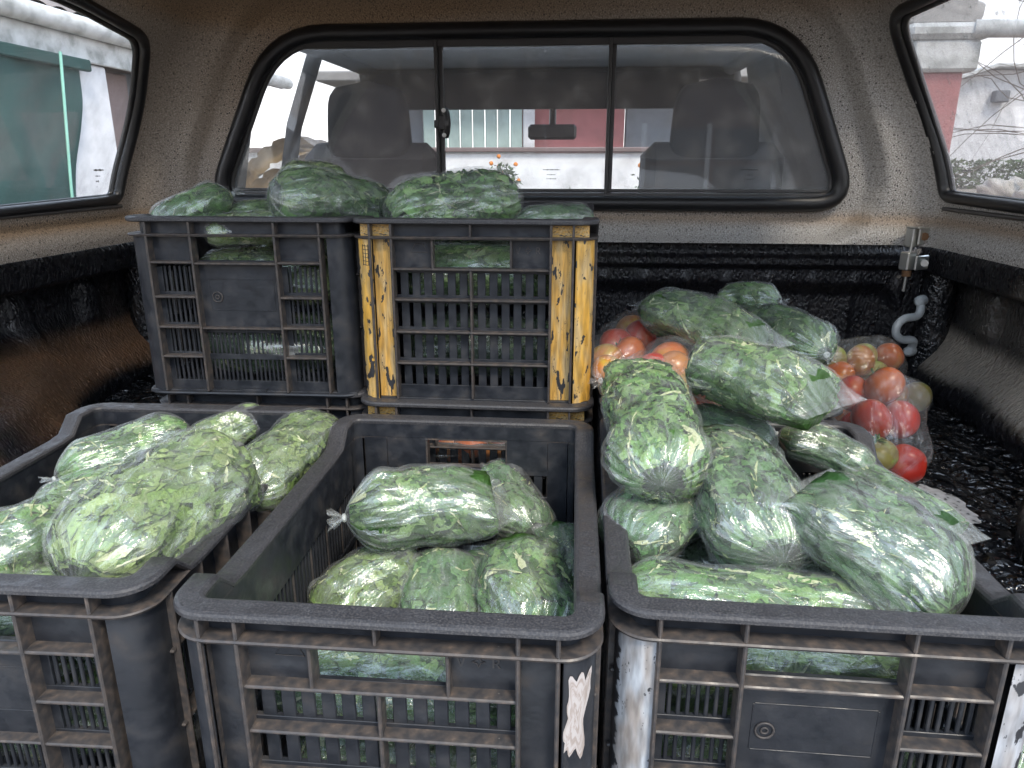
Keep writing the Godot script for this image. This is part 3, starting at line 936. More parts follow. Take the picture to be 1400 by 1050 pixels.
		for q in [[0.066, 1.0], [0.081, 0.5], [0.096, 1.0]]:
			var star := []
			for k in 8:
				var rr: float = (0.0055 if k % 2 == 0 else 0.0022) * (1.0 if q[1] < 0.9 else 0.0)
				star.append(face_frame(0, q[0] + cos(TAU * k / 8.0) * rr, h * 0.838 + sin(TAU * k / 8.0) * rr, -0.0135).origin)
			if q[1] < 0.9:
				marks.tube(star, 0.0007, 5, true)
		for letter in [["V", 0.066], ["R", 0.096]]:
			var tm := TextMesh.new()
			tm.text = letter[0]
			tm.font_size = 16
			tm.pixel_size = 0.0008
			tm.depth = 0.0008
			var lo := put(tm, "moulded_letter", M.ledge, o)
			lo.transform = face_frame(0, letter[1], h * 0.838, -0.0134)
	put(marks.mesh(), "moulded_mark", M.ledge, o)
	if paint == "yellow" and full:      # scribbled grid near the top of the left post
		var pen := Mb.new()
		var arc := func(a: float, y: float) -> Vector3: return Vector3(-CRATE_W * 0.5 + 0.036 - cos(a) * 0.0303, y, CRATE_L * 0.5 - 0.036 + sin(a) * 0.0303)
		for k in 4:
			pen.tube([arc.call(0.95 + k * 0.17, h * 0.865), arc.call(0.98 + k * 0.16, h * 0.80), arc.call(0.96 + k * 0.17, h * 0.755)], 0.0005, 4)
		for k in 6:
			pen.tube([arc.call(0.93, h * (0.86 - k * 0.02)), arc.call(1.2, h * (0.857 - k * 0.02)), arc.call(1.48, h * (0.861 - k * 0.02))], 0.0005, 4)
		put(pen.mesh(), "pen_scribble", M.print, o)
	if paint == "yellow":      # paint carried up onto the band under the rim
		for f in [[0.04, 0.080], [0.090, 0.167], [0.815, 0.893], [0.903, 0.96]]:
			var mb := Mb.new()
			post_strip(mb, 0, (f[0] - 0.5) * CRATE_W, (f[1] - 0.5) * CRATE_W, h - 0.0262, h - 0.0085, -0.0128 if f[0] > 0.05 and f[1] < 0.95 else -0.0125)
			put(mb.mesh(), "paint_patch", M.yellow_strip, o)
	return o

# ------------------------------------------------------------------ bags
var tomato_mesh: ArrayMesh

# half-width and half-thickness of a bag at t (0 tied end .. 1 other end)
func bag_shape(t: float, kind: String) -> Vector2:
	var a := 1.0
	if t < 0.22 and kind.begins_with("pillow"):
		a = maxf(0.002, sqrt(maxf(0.0, 1.0 - pow(1.0 - t / 0.22, 2.2))))
	elif t < 0.24:
		a = 0.07 + 0.93 * pow(sin(t / 0.24 * PI / 2), 0.75)
	var b := a
	if kind.ends_with("seal"):
		if t > 0.62:
			var q := (t - 0.62) / 0.38
			b *= maxf(0.03, pow(cos(q * PI / 2), 0.8))
			a *= 1.0 + 0.14 * sin(q * PI / 2)
	else:
		if t > 0.76:
			var q2 := (t - 0.76) / 0.24
			var rr := maxf(0.002, sqrt(maxf(0.0, 1.0 - q2 * q2)))
			a *= rr
			b *= rr
	return Vector2(a, b)

# the same bulges for the skin and for the leaves that press against it
func bag_lump(t: float, an: float, len: float, sd: int) -> float:
	return 0.18 * noise.get_noise_3d(cos(an) * 15.0 + sd * 50.0, sin(an) * 15.0, t * 30.0 * len / 0.2) - 0.03 + 0.05 * sin(an * 3.0 + sd * 1.7 + t * 4.0)

func bag_frame(a: Vector3, b: Vector3) -> Basis:
	var x := (b - a).normalized()
	var z := x.cross(Vector3.UP)
	z = z.normalized() if z.length() > 0.05 else Vector3.BACK
	return Basis(x, z.cross(x).normalized(), z)

# the skin of a bag; returns a function's worth of numbers in a dictionary so that leaves can lie under it
func make_bag(label: String, a: Vector3, b: Vector3, r: float, flat: float, kind: String, sd: int, hue: int, fill := "greens") -> Node3D:
	rng.seed = sd * 977 + 13
	var len := (b - a).length()
	var frame := bag_frame(a, b)
	var mid := (a + b) * 0.5
	var base := mid - Vector3(0, r * flat, 0)
	var o := thing("bag_of_greens" if fill == "greens" else "bag_of_tomatoes", label, "bag", base, "clear bags of chopped greens" if fill == "greens" else "clear bags of tomatoes")
	var org := a - base
	var nu := 110
	var nv := 70
	var pts := PackedVector3Array()
	var puff := 1.05
	for jv in nv + 1:
		var t := float(jv) / nv
		var s := bag_shape(t, kind)
		var near := maxf(0.0, 1.0 - t / 0.42)
		var far := maxf(0.0, (t - 0.6) / 0.4) if kind.ends_with("seal") else maxf(0.0, (t - 0.7) / 0.3) * 0.6
		var bend := Vector3(0, sin(t * PI) * r * 0.10, (noise.get_noise_2d(t * 30.0, sd * 31.7)) * r * 0.25)
		for ju in nu + 1:
			var an := TAU * (ju % nu) / nu
			var cu := Vector2(cos(an), sin(an))
			var lump := bag_lump(t, an, len, sd)
			var lump2 := fine.get_noise_3d(cu.x * 22.0, cu.y * 22.0 + sd * 9.0, t * 40.0)
			var crease := absf(fine.get_noise_2d(an * 30.0 + sd * 70.0 + lump * 6.0, t * 9.0 + sd)) 
			crease = minf(crease, absf(fine.get_noise_2d(an * 70.0 + sd * 31.0 + lump * 10.0, t * 14.0)) * 1.2)
			var wr := (0.34 if not kind.begins_with("pillow") else 0.16) * near * (0.3 - crease * 1.6) + 0.09 * far * (0.3 - crease * 1.6)
			if fill != "greens":
				lump = maxf(lump, 0.0) + 0.03
			if kind.ends_with("seal"):
				var calm := 1.0 - smoothstep(0.80, 0.97, t)
				lump *= calm
				lump2 *= calm
				wr *= calm
			var k := puff + lump + 0.055 * lump2 + wr
			pts.append(org + frame * (Vector3(t * len, 0, 0) + bend + Vector3(0, sin(an) * s.y * r * flat * k, cos(an) * s.x * r * k)))
	var film := Mb.new()
	film.grid(pts, nu, nv, true, true, PackedColorArray(), PackedByteArray(), 1.0, len / 0.2)
	if kind.begins_with("pillow"):
		put(film.mesh(), "film", M.film, o)
		stuff(put(greens(org, frame, len, r, flat, kind, sd, hue), "chopped_greens", M.leaf, o))
		return o
	# the gathered neck flares out again past the knot
	var tail := PackedVector3Array()
	for jv in 5:
		var q := jv / 4.0
		for ju in 49:
			var an := TAU * (ju % 48) / 48.0
			var ru := r * (0.05 + 0.26 * q + 0.11 * q * sin(an * 7.0 + sd) + 0.05 * q * sin(an * 17.0))
			tail.append(org + frame * Vector3(-r * (0.02 + 0.30 * q) - r * 0.10 * q * sin(an * 5.0 + sd * 2.0), sin(an) * ru * 0.55, cos(an) * ru))
	film.grid(tail, 48, 4, true, false)
	# which way the skin looks does not depend on the frame's hand: check one vertex
	put(film.mesh(), "film", M.film if fill == "greens" else M.film_thin, o)
	var knot := Mb.new()
	var ring := []
	for k in 10:
		var an := TAU * k / 10.0
		ring.append(org + frame * Vector3(-0.001, sin(an) * r * 0.055, cos(an) * r * 0.055))
	knot.tube(ring, r * 0.06, 6, true)
	put(knot.mesh(), "knot", M.film_knot, o)
	if fill == "greens":
		stuff(put(greens(org, frame, len, r, flat, kind, sd, hue), "chopped_greens", M.leaf, o))
	return o

# many cut leaves pressed against the inside of the bag, over a mass of leaves
func greens(org: Vector3, frame: Basis, len: float, r: float, flat: float, kind: String, sd: int, hue: int) -> ArrayMesh:
	var mb := Mb.new()
	var palettes := [
		[[0.070, 0.160, 0.036], [0.105, 0.205, 0.056], [0.045, 0.108, 0.027], [0.145, 0.240, 0.076]],
		[[0.050, 0.120, 0.038], [0.070, 0.150, 0.050], [0.034, 0.086, 0.028], [0.098, 0.180, 0.066]],
		[[0.130, 0.210, 0.050], [0.170, 0.255, 0.072], [0.085, 0.150, 0.038], [0.210, 0.285, 0.095]],
	]
	var pal: Array = palettes[hue]
	var tone := 0.85 + 0.35 * fposmod(sd * 0.618, 1.0)
	var grain := 0.85 + 0.6 * fposmod(sd * 0.377, 1.0)      # how coarsely this bag was chopped
	# the mass behind the leaves
	var pts := PackedVector3Array()
	for jv in 25:
		var t := 0.05 + 0.86 * jv / 24.0
		var s := bag_shape(t, "round")
		var e := 1.0 if jv > 0 and jv < 24 else 0.02
		var bend := Vector3(0, sin(t * PI) * r * 0.10, (noise.get_noise_2d(t * 30.0, sd * 31.7)) * r * 0.25)
		for ju in 33:
			var an := TAU * (ju % 32) / 32.0
			var k := (0.80 + 0.12 * fine.get_noise_3d(cos(an) * 60.0 + sd * 4.0, sin(an) * 60.0, t * 90.0)) * e
			pts.append(org + frame * (Vector3(t * len, 0, 0) + bend + Vector3(0, sin(an) * s.y * r * flat * k, cos(an) * s.x * r * k)))
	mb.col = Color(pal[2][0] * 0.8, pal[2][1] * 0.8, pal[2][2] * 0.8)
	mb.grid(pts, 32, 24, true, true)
	var count := int(clampf(TAU * r * len / 0.000085, 400.0, 1500.0))
	for k in count:
		var t := rng.randf_range(0.05, 0.93)
		var an := rng.randf() * TAU
		var deep := rng.randf_range(0.74, 0.985)
		var kind_of := rng.randf()
		var lw := rng.randf_range(0.010, 0.030) * grain
		var ll := rng.randf_range(0.014, 0.048) * grain
		var c := Color(pal[0][0], pal[0][1], pal[0][2])
		var pick: Array = pal[rng.randi() % 4]
		c = Color(pick[0], pick[1], pick[2])
		var bright := rng.randf_range(0.62, 1.15) * tone
		c = Color(c.r * bright, c.g * bright, c.b * bright)
		if kind_of < 0.20:                       # shreds
			lw = rng.randf_range(0.004, 0.009)
			ll = rng.randf_range(0.025, 0.065)
		elif kind_of < 0.245:                     # pale ribs and stalks
			lw = rng.randf_range(0.0015, 0.005)
			ll = rng.randf_range(0.02, 0.055)
			c = Color(0.30, 0.38, 0.15).lerp(Color(0.50, 0.52, 0.32), rng.randf())
		elif kind_of < 0.252:
			lw = rng.randf_range(0.009, 0.015)
			ll = rng.randf_range(0.025, 0.05)
			c = Color(0.45, 0.48, 0.28)
		if kind_of >= 0.20 and kind_of < 0.252:
			deep = rng.randf_range(0.93, 0.99)
		var turn := rng.randf() * TAU
		var curl := rng.randf_range(-0.5, 0.5)
		var tilt := rng.randf_range(-0.7, 0.7)
		var fold := rng.randf_range(-0.6, 1.2)
		var rag := rng.randf() * 100.0
		var first := mb.v.size()
		var nr := 4
		# the leaf lies in coordinates along the bag and round it
		for iy in nr + 1:
			var y := float(iy) / nr - 0.5
			for ix in 3:
				var x := (ix - 1) * 0.5
				var wid := lw * (1.0 - 0.35 * y * y * 4.0) * (1.0 + 0.5 * sin(rag + y * 9.0 + ix * 2.0))
				if kind_of < 0.252:
					wid = lw * (0.75 + 0.5 * sin(rag + y * 4.0)) * (0.55 if absf(y) > 0.45 else 1.0)
				var dx := x * wid
				var dy := y * ll
				var px := cos(turn) * dx - sin(turn) * dy
				var py := sin(turn) * dx + cos(turn) * dy
				var h := deep + (tilt * dx / 0.03 + curl * dy * dy / 0.0009 * 0.10 - fold * absf(x) * 0.12) * 0.62 + 0.05 * sin(rag * 3.0 + y * 11.0 + x * 7.0) - 0.02
				var tt := clampf(t + px / len, 0.03, 0.87 if kind.ends_with("seal") else 0.955)
				var s := bag_shape(tt, kind)
				var aa := an + py / maxf(r * s.x, r * 0.55)
				h = clampf(h, 0.55, 1.0) * (1.0 + bag_lump(tt, aa, len, sd))
				var bend := Vector3(0, sin(tt * PI) * r * 0.10, (noise.get_noise_2d(tt * 30.0, sd * 31.7)) * r * 0.25)
				var p := org + frame * (Vector3(tt * len, 0, 0) + bend + Vector3(0, sin(aa) * s.y * r * flat * h, cos(aa) * s.x * r * h))
				var shade := 1.0 if ix != 1 or kind_of < 0.252 else 1.3
				mb.c.append(Color(c.r * shade, c.g * shade, c.b * shade))
				mb.v.append(p)
				mb.n.append(Vector3.ZERO)
				mb.t.append(Vector2(x * lw * 26.0 + rag, y * ll * 26.0 + rag * 0.37))
		var outw := (frame * Vector3(0, sin(an), cos(an))).normalized()
		for iy in nr:
			for ix in 2:
				var q := first + iy * 3 + ix
				for f in [[q, q + 1, q + 3], [q + 1, q + 4, q + 3]]:
					var g: Vector3 = (mb.v[f[2]] - mb.v[f[0]]).cross(mb.v[f[1]] - mb.v[f[0]])
					if g.dot(outw) < 0.0:
						mb.i.append_array(PackedInt32Array([f[0], f[2], f[1]]))
						g = -g
					else:
						mb.i.append_array(PackedInt32Array(f))
					for w in 3:
						mb.n[f[w]] += g
		for q in range(first, mb.v.size()):
			mb.n[q] = mb.n[q].normalized() if mb.n[q].length_squared() > 0.0 else outw
	return mb.mesh()

func make_tomato_mesh() -> void:
	var mb := Mb.new()
	var pts := PackedVector3Array()
	for jv in 17:
		var th := PI * jv / 16.0
		for ju in 29:
			var an := TAU * (ju % 28) / 28.0
			var rr := sin(th) * (1.0 + 0.025 * cos(an * 5.0) * sin(th))
			var y := -cos(th) * 0.86
			if th > 2.2:
				y -= 0.14 * pow((th - 2.2) / 0.94, 2.0)
			pts.append(Vector3(cos(an) * rr, y, sin(an) * rr))
	mb.grid(pts, 28, 16, true, true)
	tomato_mesh = mb.mesh()

func make_calyx_mesh() -> ArrayMesh:
	var mb := Mb.new()
	for k in 6:
		var an := TAU * k / 6.0 + 0.2
		var d := Vector3(cos(an), 0, sin(an))
		var s := Vector3(-sin(an), 0, cos(an))
		mb.face([Vector3(0, 0.76, 0), d * 0.28 + s * 0.09 + Vector3(0, 0.80, 0), d * 0.62 + Vector3(0, 0.78 + 0.10 * sin(k * 2.3), 0), d * 0.28 - s * 0.09 + Vector3(0, 0.80, 0)], Vector3.ZERO)
	mb.tube([Vector3(0, 0.72, 0), Vector3(0.03, 0.9, 0.02), Vector3(0.09, 1.02, 0.03)], 0.05, 6)
	return mb.mesh()

# tomatoes pushed apart inside the bag's shape
func tomato_bag(label: String, a: Vector3, b: Vector3, r: float, flat: float, kind: String, sd: int, n: int, size: float, reds: Array) -> Node3D:
	var o := make_bag(label, a, b, r, flat, kind, sd, 0, "tomatoes")
	rng.seed = sd * 31 + 7
	var len := (b - a).length()
	var frame := bag_frame(a, b)
	var org := a - o.position
	var ps := []
	for k in n:
		ps.append(Vector3(rng.randf_range(0.2, 0.85) * len, rng.randf_range(-1, 1) * r * 0.4, rng.randf_range(-1, 1) * r * 0.5))
	for step in 90:
		for i in n:
			for j in range(i + 1, n):
				var d: Vector3 = ps[i] - ps[j]
				var l := maxf(d.length(), 1e-4)
				if l < size * 1.9:
					var push := d / l * (size * 1.9 - l) * 0.5
					ps[i] += push
					ps[j] -= push
		for i in n:
			var p: Vector3 = ps[i]
			p.x = clampf(p.x, size * 0.95, len - size * 0.9)
			var s := bag_shape(p.x / len, "round")
			var my := maxf(0.002, s.y * r * flat - size * 0.82)
			var mz := maxf(0.002, s.x * r - size * 0.92)
			var q := Vector2(p.y / my, p.z / mz)
			if q.length() > 1.0:
				q = q.normalized()
			ps[i] = Vector3(p.x, q.x * my, q.y * mz)
	for k in n:
		var sc := size * rng.randf_range(0.9, 1.06)
		var t := Transform3D(Basis.from_euler(Vector3(rng.randf() * TAU, rng.randf() * TAU, rng.randf() * TAU)).scaled(Vector3.ONE * sc), org + frame * ps[k])
		var tm := put(tomato_mesh, "tomato", M.tomato[reds[k % reds.size()]], o)
		tm.transform = t
		if k % 3 == 0:
			put(M.calyx_mesh, "calyx", M.calyx, tm)
	return o

# ------------------------------------------------------------------ the truck
# plan of the canopy at height y: [half width, front z]; q runs 0..1 over the wall and 1..2 over the roof
func canopy_ring(q: float) -> Array:
	var y := 0.0
	var hw := 0.0
	var fz := 0.0
	if q <= 1.0:
		y = lerpf(1.222, 1.80, q)
		hw = 1.175 - 0.255 * q * q
		fz = -2.235 + 0.01 * q
		var lip := 1.0 - smoothstep(0.02, 0.14, q)      # the flange at the foot bulges inwards
		hw -= 0.035 * lip
		fz += 0.035 * lip
	else:
		var s := q - 1.0
		var round := minf(s / 0.35, 1.0)
		y = 1.80 + 0.105 * sin(round * PI / 2)
		var ins := 0.26 * (1.0 - cos(round * PI / 2))
		if s > 0.35:
			var e := (s - 0.35) / 0.65
			ins = 0.26 + 0.74 * e
			y += 0.045 * sin(e * PI / 2)
		hw = maxf(0.92 - ins * 0.92, 0.004)
		fz = -2.225 + ins * 0.9
	return [y, hw, fz]

const CANOPY_REAR := -0.60

# a point on the canopy lining: u 0..1 from the left rear round the front to the right rear
func canopy_point(u: float, q: float) -> Vector3:
	var k := canopy_ring(q)
	var hw: float = k[1]
	var fz: float = k[2]
	var r := minf(0.09, hw * 0.9)
	var p := Vector2.ZERO
	var side_a := 0.28
	var arc := 0.06
	if u < side_a:
		p = Vector2(-hw, lerpf(CANOPY_REAR, fz + r, u / side_a))
	elif u < side_a + arc:
		var a := (u - side_a) / arc * PI / 2
		p = Vector2(-hw + r - r * cos(a), fz + r - r * sin(a))
	elif u < 1.0 - side_a - arc:
		p = Vector2(lerpf(-hw + r, hw - r, (u - side_a - arc) / (1.0 - 2.0 * (side_a + arc))), fz)
	elif u < 1.0 - side_a:
		var a := (1.0 - side_a - u) / arc * PI / 2
		p = Vector2(hw - r + r * cos(a), fz + r - r * sin(a))
	else:
		p = Vector2(hw, lerpf(fz + r, CANOPY_REAR, (u - 1.0 + side_a) / side_a))
	return Vector3(MID + p.x, k[0], p.y)

# outlines with rounded corners, in (across, up)
func rounded(poly: Array, radii: Array, steps := 7) -> PackedVector2Array:
	var out := PackedVector2Array()
	var n := poly.size()
	for k in n:
		var p: Vector2 = poly[k]
		var a: Vector2 = (poly[(k + n - 1) % n] - p).normalized()
		var b: Vector2 = (poly[(k + 1) % n] - p).normalized()
		var r: float = radii[k]
		for s in steps + 1:
			var t := float(s) / steps
			out.append((p + a * r).lerp(p, t).lerp(p.lerp(p + b * r, t), t))
	return out

func dense(poly: PackedVector2Array, step: float) -> PackedVector2Array:
	var out := PackedVector2Array()
	for k in poly.size():
		var a := poly[k]
		var b := poly[(k + 1) % poly.size()]
		var n := maxi(1, int(a.distance_to(b) / step))
		for s in n:
			out.append(a.lerp(b, float(s) / n))
	return out

func grown(poly: PackedVector2Array, by: float) -> PackedVector2Array:
	var mid := Vector2.ZERO
	for p in poly:
		mid += p
	mid /= poly.size()
	var out := PackedVector2Array()
	for k in poly.size():
		var a := poly[(k + poly.size() - 1) % poly.size()]
		var b := poly[(k + 1) % poly.size()]
		var d := (b - a).normalized().orthogonal()
		if d.dot(poly[k] - mid) < 0.0:
			d = -d
		out.append(poly[k] + d * by)
	return out

func side_x(y: float) -> float:       # half width of the canopy wall at height y
	var q := (y - 1.222) / 0.578
	return canopy_ring(clampf(q, 0.0, 1.0))[1]

func pane_mesh(poly: PackedVector2Array, place: Callable, depth: Vector3) -> ArrayMesh:
	var mb := Mb.new()
	var tris := Geometry2D.triangulate_polygon(poly)
	for s in 2:
		var first := mb.v.size()
		for p in poly:
			var nn := depth.normalized() * (1.0 if s else -1.0)
			mb.vert(place.call(p) + depth * (0.5 if s else -0.5), nn, p * 1.3)
		for k in range(0, tris.size(), 3):
			mb.tri(first + tris[k], first + tris[k + 1], first + tris[k + 2])
	return mb.mesh()

func seal_mesh(poly: PackedVector2Array, place: Callable, r: float, squash := 1.0) -> ArrayMesh:
	var mb := Mb.new()
	var path := []
	for p in poly:
		path.append(place.call(p))
	mb.tube(path, r, 10, true, squash)
	return mb.mesh()

func make_truck() -> Node3D:
	var o := thing("pickup_truck", "pickup truck bed with black liner under a grey flecked canopy, seen from its open rear", "pickup truck", Vector3(MID, 0.0, -1.2))
	var front_poly := dense(rounded([Vector2(-0.955, 1.33), Vector2(0.945, 1.33), Vector2(0.745, 1.80), Vector2(-0.725, 1.80)], [0.11, 0.11, 0.16, 0.16]), 0.03)
	var front := PackedVector2Array()
	for p in front_poly:
		front.append(p)
	var side_r := dense(rounded([Vector2(-2.13, 1.355), Vector2(-0.74, 1.323), Vector2(-0.80, 1.795), Vector2(-2.06, 1.795), Vector2(-2.165, 1.62)], [0.03, 0.05, 0.08, 0.07, 0.12]), 0.03)
	var side_l := dense(rounded([Vector2(-2.06, 1.342), Vector2(-0.74, 1.312), Vector2(-0.80, 1.79), Vector2(-1.64, 1.79), Vector2(-1.97, 1.755), Vector2(-2.10, 1.58)], [0.03, 0.05, 0.08, 0.1, 0.06, 0.12]), 0.03)
	# lining
	var nu := 420
	var nv := 110
	var pts := PackedVector3Array()
	var cols := PackedColorArray()
	var ring := grown(front, 0.10)
	for jv in nv + 1:
		var q := jv / 62.0 if jv <= 62 else 1.0 + (jv - 62) / 48.0
		for ju in nu + 1:
			var p := canopy_point(float(ju) / nu, q)
			var flat := Vector2(p.x - MID, p.y)
			# the moulding steps back round the front window
			if p.z < -1.95 and q < 1.25:
				var d := 1e9
				for k in range(0, ring.size(), 1):
					d = minf(d, Geometry2D.get_closest_point_to_segment(flat, ring[k], ring[(k + 1) % ring.size()]).distance_squared_to(flat))
				d = sqrt(d)
				var inside := Geometry2D.is_point_in_polygon(flat, ring)
				var e := smoothstep(-0.018, 0.018, -d if inside else d)
				p.z += 0.045 * e * (1.0 if p.z < -2.1 else smoothstep(-1.95, -2.1, p.z))
			pts.append(p - Vector3(MID, 0.0, -1.2))
			var dust := noise.get_noise_3d(p.x * 9.0, p.y * 9.0, p.z * 9.0) * 0.5 + 0.5
			var band := exp(-pow((p.y - 1.285 - 0.01 * dust) / 0.018, 2.0)) + exp(-pow((p.y - 1.86) / 0.05, 2.0)) * 0.9
			var left := smoothstep(0.3, -0.8, p.x - MID) * 0.55
			var amount := clampf(band * 0.75 + left * (0.5 + dust * 0.6) + maxf(0.0, dust - 0.55) * 1.2, 0.0, 1.0)
			cols.append(Color(1, 1, 1).lerp(Color(0.76, 0.56, 0.38), amount))
	var skip := PackedByteArray()
	var fin := grown(front, -0.004)
	var rin := grown(side_r, -0.008)
	var lin_ := grown(side_l, -0.008)
	for jv in nv:
		for ju in nu:
			var c := (pts[jv * (nu + 1) + ju] + pts[(jv + 1) * (nu + 1) + ju + 1]) * 0.5 + Vector3(0, 0, -1.2)
			var cut := false
			if c.z < -2.1 and Geometry2D.is_point_in_polygon(Vector2(c.x, c.y), fin):
				cut = true
			elif c.x > 0.8 and Geometry2D.is_point_in_polygon(Vector2(c.z, c.y), rin):
				cut = true
			elif c.x < -0.8 and Geometry2D.is_point_in_polygon(Vector2(c.z, c.y), lin_):
				cut = true
			skip.append(1 if cut else 0)
	var shell := Mb.new()
	shell.grid(pts, nu, nv, false, false, cols, skip)
	put(shell.mesh(), "canopy_lining", M.canopy, o)
	var skin := PackedVector3Array()
	for k in pts.size():
		var out := Vector3(pts[k].x, 0.0, pts[k].z + 0.2).normalized() * 0.03
		if pts[k].y > 1.80:
			out = out * (1.0 - smoothstep(1.80, 1.90, pts[k].y)) + Vector3(0, 0.03 * smoothstep(1.80, 1.90, pts[k].y), 0)
		skin.append(pts[k] + out)
	var outer := Mb.new()
	outer.col = Color(1, 1, 1)
	outer.grid(skin, nu, nv, false, true, PackedColorArray(), skip)
	put(outer.mesh(), "canopy_skin", M.canopy_paint, o)
	# front window
	var win := Node3D.new()
	win.name = "front_window"
	o.add_child(win, true)
	var fp := func(p: Vector2) -> Vector3: return Vector3(p.x, p.y, -1.035)
	put(seal_mesh(front, func(p): return Vector3(p.x, p.y, -1.012), 0.018, 1.25), "window_seal", M.rubber, win)
	var inner := grown(front, -0.021)
	put(seal_mesh(inner, fp, 0.008), "window_frame", M.frame_metal, win)
	var frame := Mb.new()
	for x in [-0.250, 0.247]:
		frame.box(Vector3(x, 1.565, -1.030), Vector3(0.009, 0.43, 0.030), 0.002)
		frame.box(Vector3(x + 0.0115, 1.565, -1.042), Vector3(0.012, 0.43, 0.016), 0.002)
	frame.box(Vector3(0.0, 1.354, -1.030), Vector3(1.84, 0.010, 0.028), 0.002)
	frame.box(Vector3(0.0, 1.366, -1.036), Vector3(1.80, 0.009, 0.012), 0.002)
	frame.box(Vector3(0.0, 1.781, -1.036), Vector3(1.46, 0.040, 0.02), 0.002)
	put(frame.mesh(), "divider", M.frame_metal, win)
	var cuts := [[-1.0, -0.250, -1.040], [-0.262, 0.262, -1.050], [0.247, 1.0, -1.040]]
	for k in 3:
		var poly := PackedVector2Array()
		var r := PackedVector2Array([Vector2(cuts[k][0], 1.30), Vector2(cuts[k][1], 1.30), Vector2(cuts[k][1], 1.85), Vector2(cuts[k][0], 1.85)])
		var parts := Geometry2D.intersect_polygons(grown(front, -0.012), r)
		poly = parts[0]
		var zz: float = cuts[k][2]
		put(pane_mesh(poly, func(p): return Vector3(p.x, p.y, zz), Vector3(0, 0, 0.004)), "pane", M.glass, win)
		var film := pane_mesh(grown(poly, -0.003), func(p): return Vector3(p.x, p.y, zz + 0.0035), Vector3(0, 0, 0.0002))
		put(film, "dust_film", M.dust, win)
	# catch on the sliding pane
	var catch_ := Mb.new()
	var cx := -0.228
	catch_.tube([Vector3(cx, 1.517, -1.020), Vector3(cx + 0.006, 1.530, -1.016), Vector3(cx + 0.009, 1.555, -1.014), Vector3(cx + 0.006, 1.582, -1.016), Vector3(cx, 1.595, -1.020)], 0.013, 8, false, 0.6)
	catch_.box(Vector3(cx - 0.006, 1.556, -1.010), Vector3(0.020, 0.040, 0.016), 0.003)
	catch_.box(Vector3(cx - 0.020, 1.553, -1.016), Vector3(0.020, 0.022, 0.012), 0.002)
	put(catch_.mesh(), "catch", M.black_metal, win)
	for y in [1.590, 1.522]:
		var screw := Mb.new()
		screw.tube([Vector3(cx, y, -1.014), Vector3(cx, y, -1.005)], 0.0062, 12)
		screw.tube([Vector3(cx, y, -1.006), Vector3(cx, y, -1.0035)], [0.0056, 0.003], 12)
		put(screw.mesh(), "screw", M.zinc, win)
	# side windows
	for s in 2:
		var poly := side_r if s == 0 else side_l
		var sg := 1.0 if s == 0 else -1.0
		var w := Node3D.new()
		w.name = "side_window" if s == 0 else "side_window_001"
		o.add_child(w, true)
		var sp := func(p: Vector2) -> Vector3: return Vector3(sg * (side_x(p.y) + 0.004), p.y, p.x + 1.2)
		put(seal_mesh(poly, sp, 0.0145, 1.2), "window_seal", M.rubber, w)
		var gl := grown(poly, -0.008)
		put(seal_mesh(gl, func(p): return Vector3(sg * (side_x(p.y) + 0.018), p.y, p.x + 1.2), 0.010), "window_frame", M.rubber, w)
		put(pane_mesh(gl, func(p): return Vector3(sg * (side_x(p.y) + 0.022), p.y, p.x + 1.2), Vector3(sg * 0.004, 0, 0)), "pane", M.glass, w)
		put(pane_mesh(grown(poly, -0.016), func(p): return Vector3(sg * (side_x(p.y) + 0.0185), p.y, p.x + 1.2), Vector3(sg * 0.0002, 0, 0)), "dust_film", M.dust if s else M.dust_heavy, w)
		# the strip of bare metal under the seal
		var strip := Mb.new()
		var path := []
		for k in 12:
			var z := lerpf(-2.06 if s else -2.12, -0.7, k / 11.0)
			path.append(Vector3(sg * (side_x(1.315) - 0.008), 1.324 - 0.002 * k / 11.0, z + 1.2))
		strip.tube(path, 0.006, 6)
		put(strip.mesh(), "window_strip", M.frame_metal, w)
		# the maker's print in the corner of the glass, too small to read
		var print_ := Mb.new()
		var pz := -1.985 if s else -2.035
		for row in [[0.0, 0.044, 0.006], [-0.016, 0.022, 0.003], [-0.030, 0.014, 0.008], [-0.045, 0.007, 0.003]]:
			var n := int(row[1] / 0.0036)
			for k in n:
				var z: float = pz - row[1] * 0.5 + row[1] * (k + 0.5) / n
				print_.box(Vector3(sg * (side_x(1.42 + row[0]) + 0.0165), 1.425 + row[0], z + 1.2), Vector3(0.0006, row[2] * (0.7 + 0.3 * sin(k * 5.0)), 0.0030))
		put(print_.mesh(), "glass_print", M.print, w)
	var small := Mb.new()
	for x in [0.085, 0.66]:
		for row in [[0.0, 0.050, 0.004], [-0.014, 0.026, 0.003], [-0.026, 0.030, 0.003]]:
			var n := int(row[1] / 0.005)
			for k in n:
				small.box(Vector3(x - row[1] * 0.5 + row[1] * (k + 0.5) / n, 1.425 + row[0], -1.0355 if x > 0.3 else -1.0455), Vector3(0.0034, row[2] * (0.7 + 0.3 * sin(k * 4.0)), 0.0005))
	put(small.mesh(), "glass_print", M.print, win)
	make_bed(o)
	make_cab(o)
	return o

# inner wall of the bed: [distance from the middle, height]
func bed_profile() -> Array:
	return [Vector2(1.180, 0.80), Vector2(1.184, 0.835), Vector2(1.196, 0.868), Vector2(1.222, 0.905), Vector2(1.252, 0.945), Vector2(1.268, 0.99), Vector2(1.276, 1.04), Vector2(1.276, 1.10), Vector2(1.264, 1.128), Vector2(1.22, 1.138), Vector2(1.182, 1.140), Vector2(1.172, 1.148), Vector2(1.170, 1.17), Vector2(1.168, 1.205), Vector2(1.172, 1.218), Vector2(1.20, 1.224)]

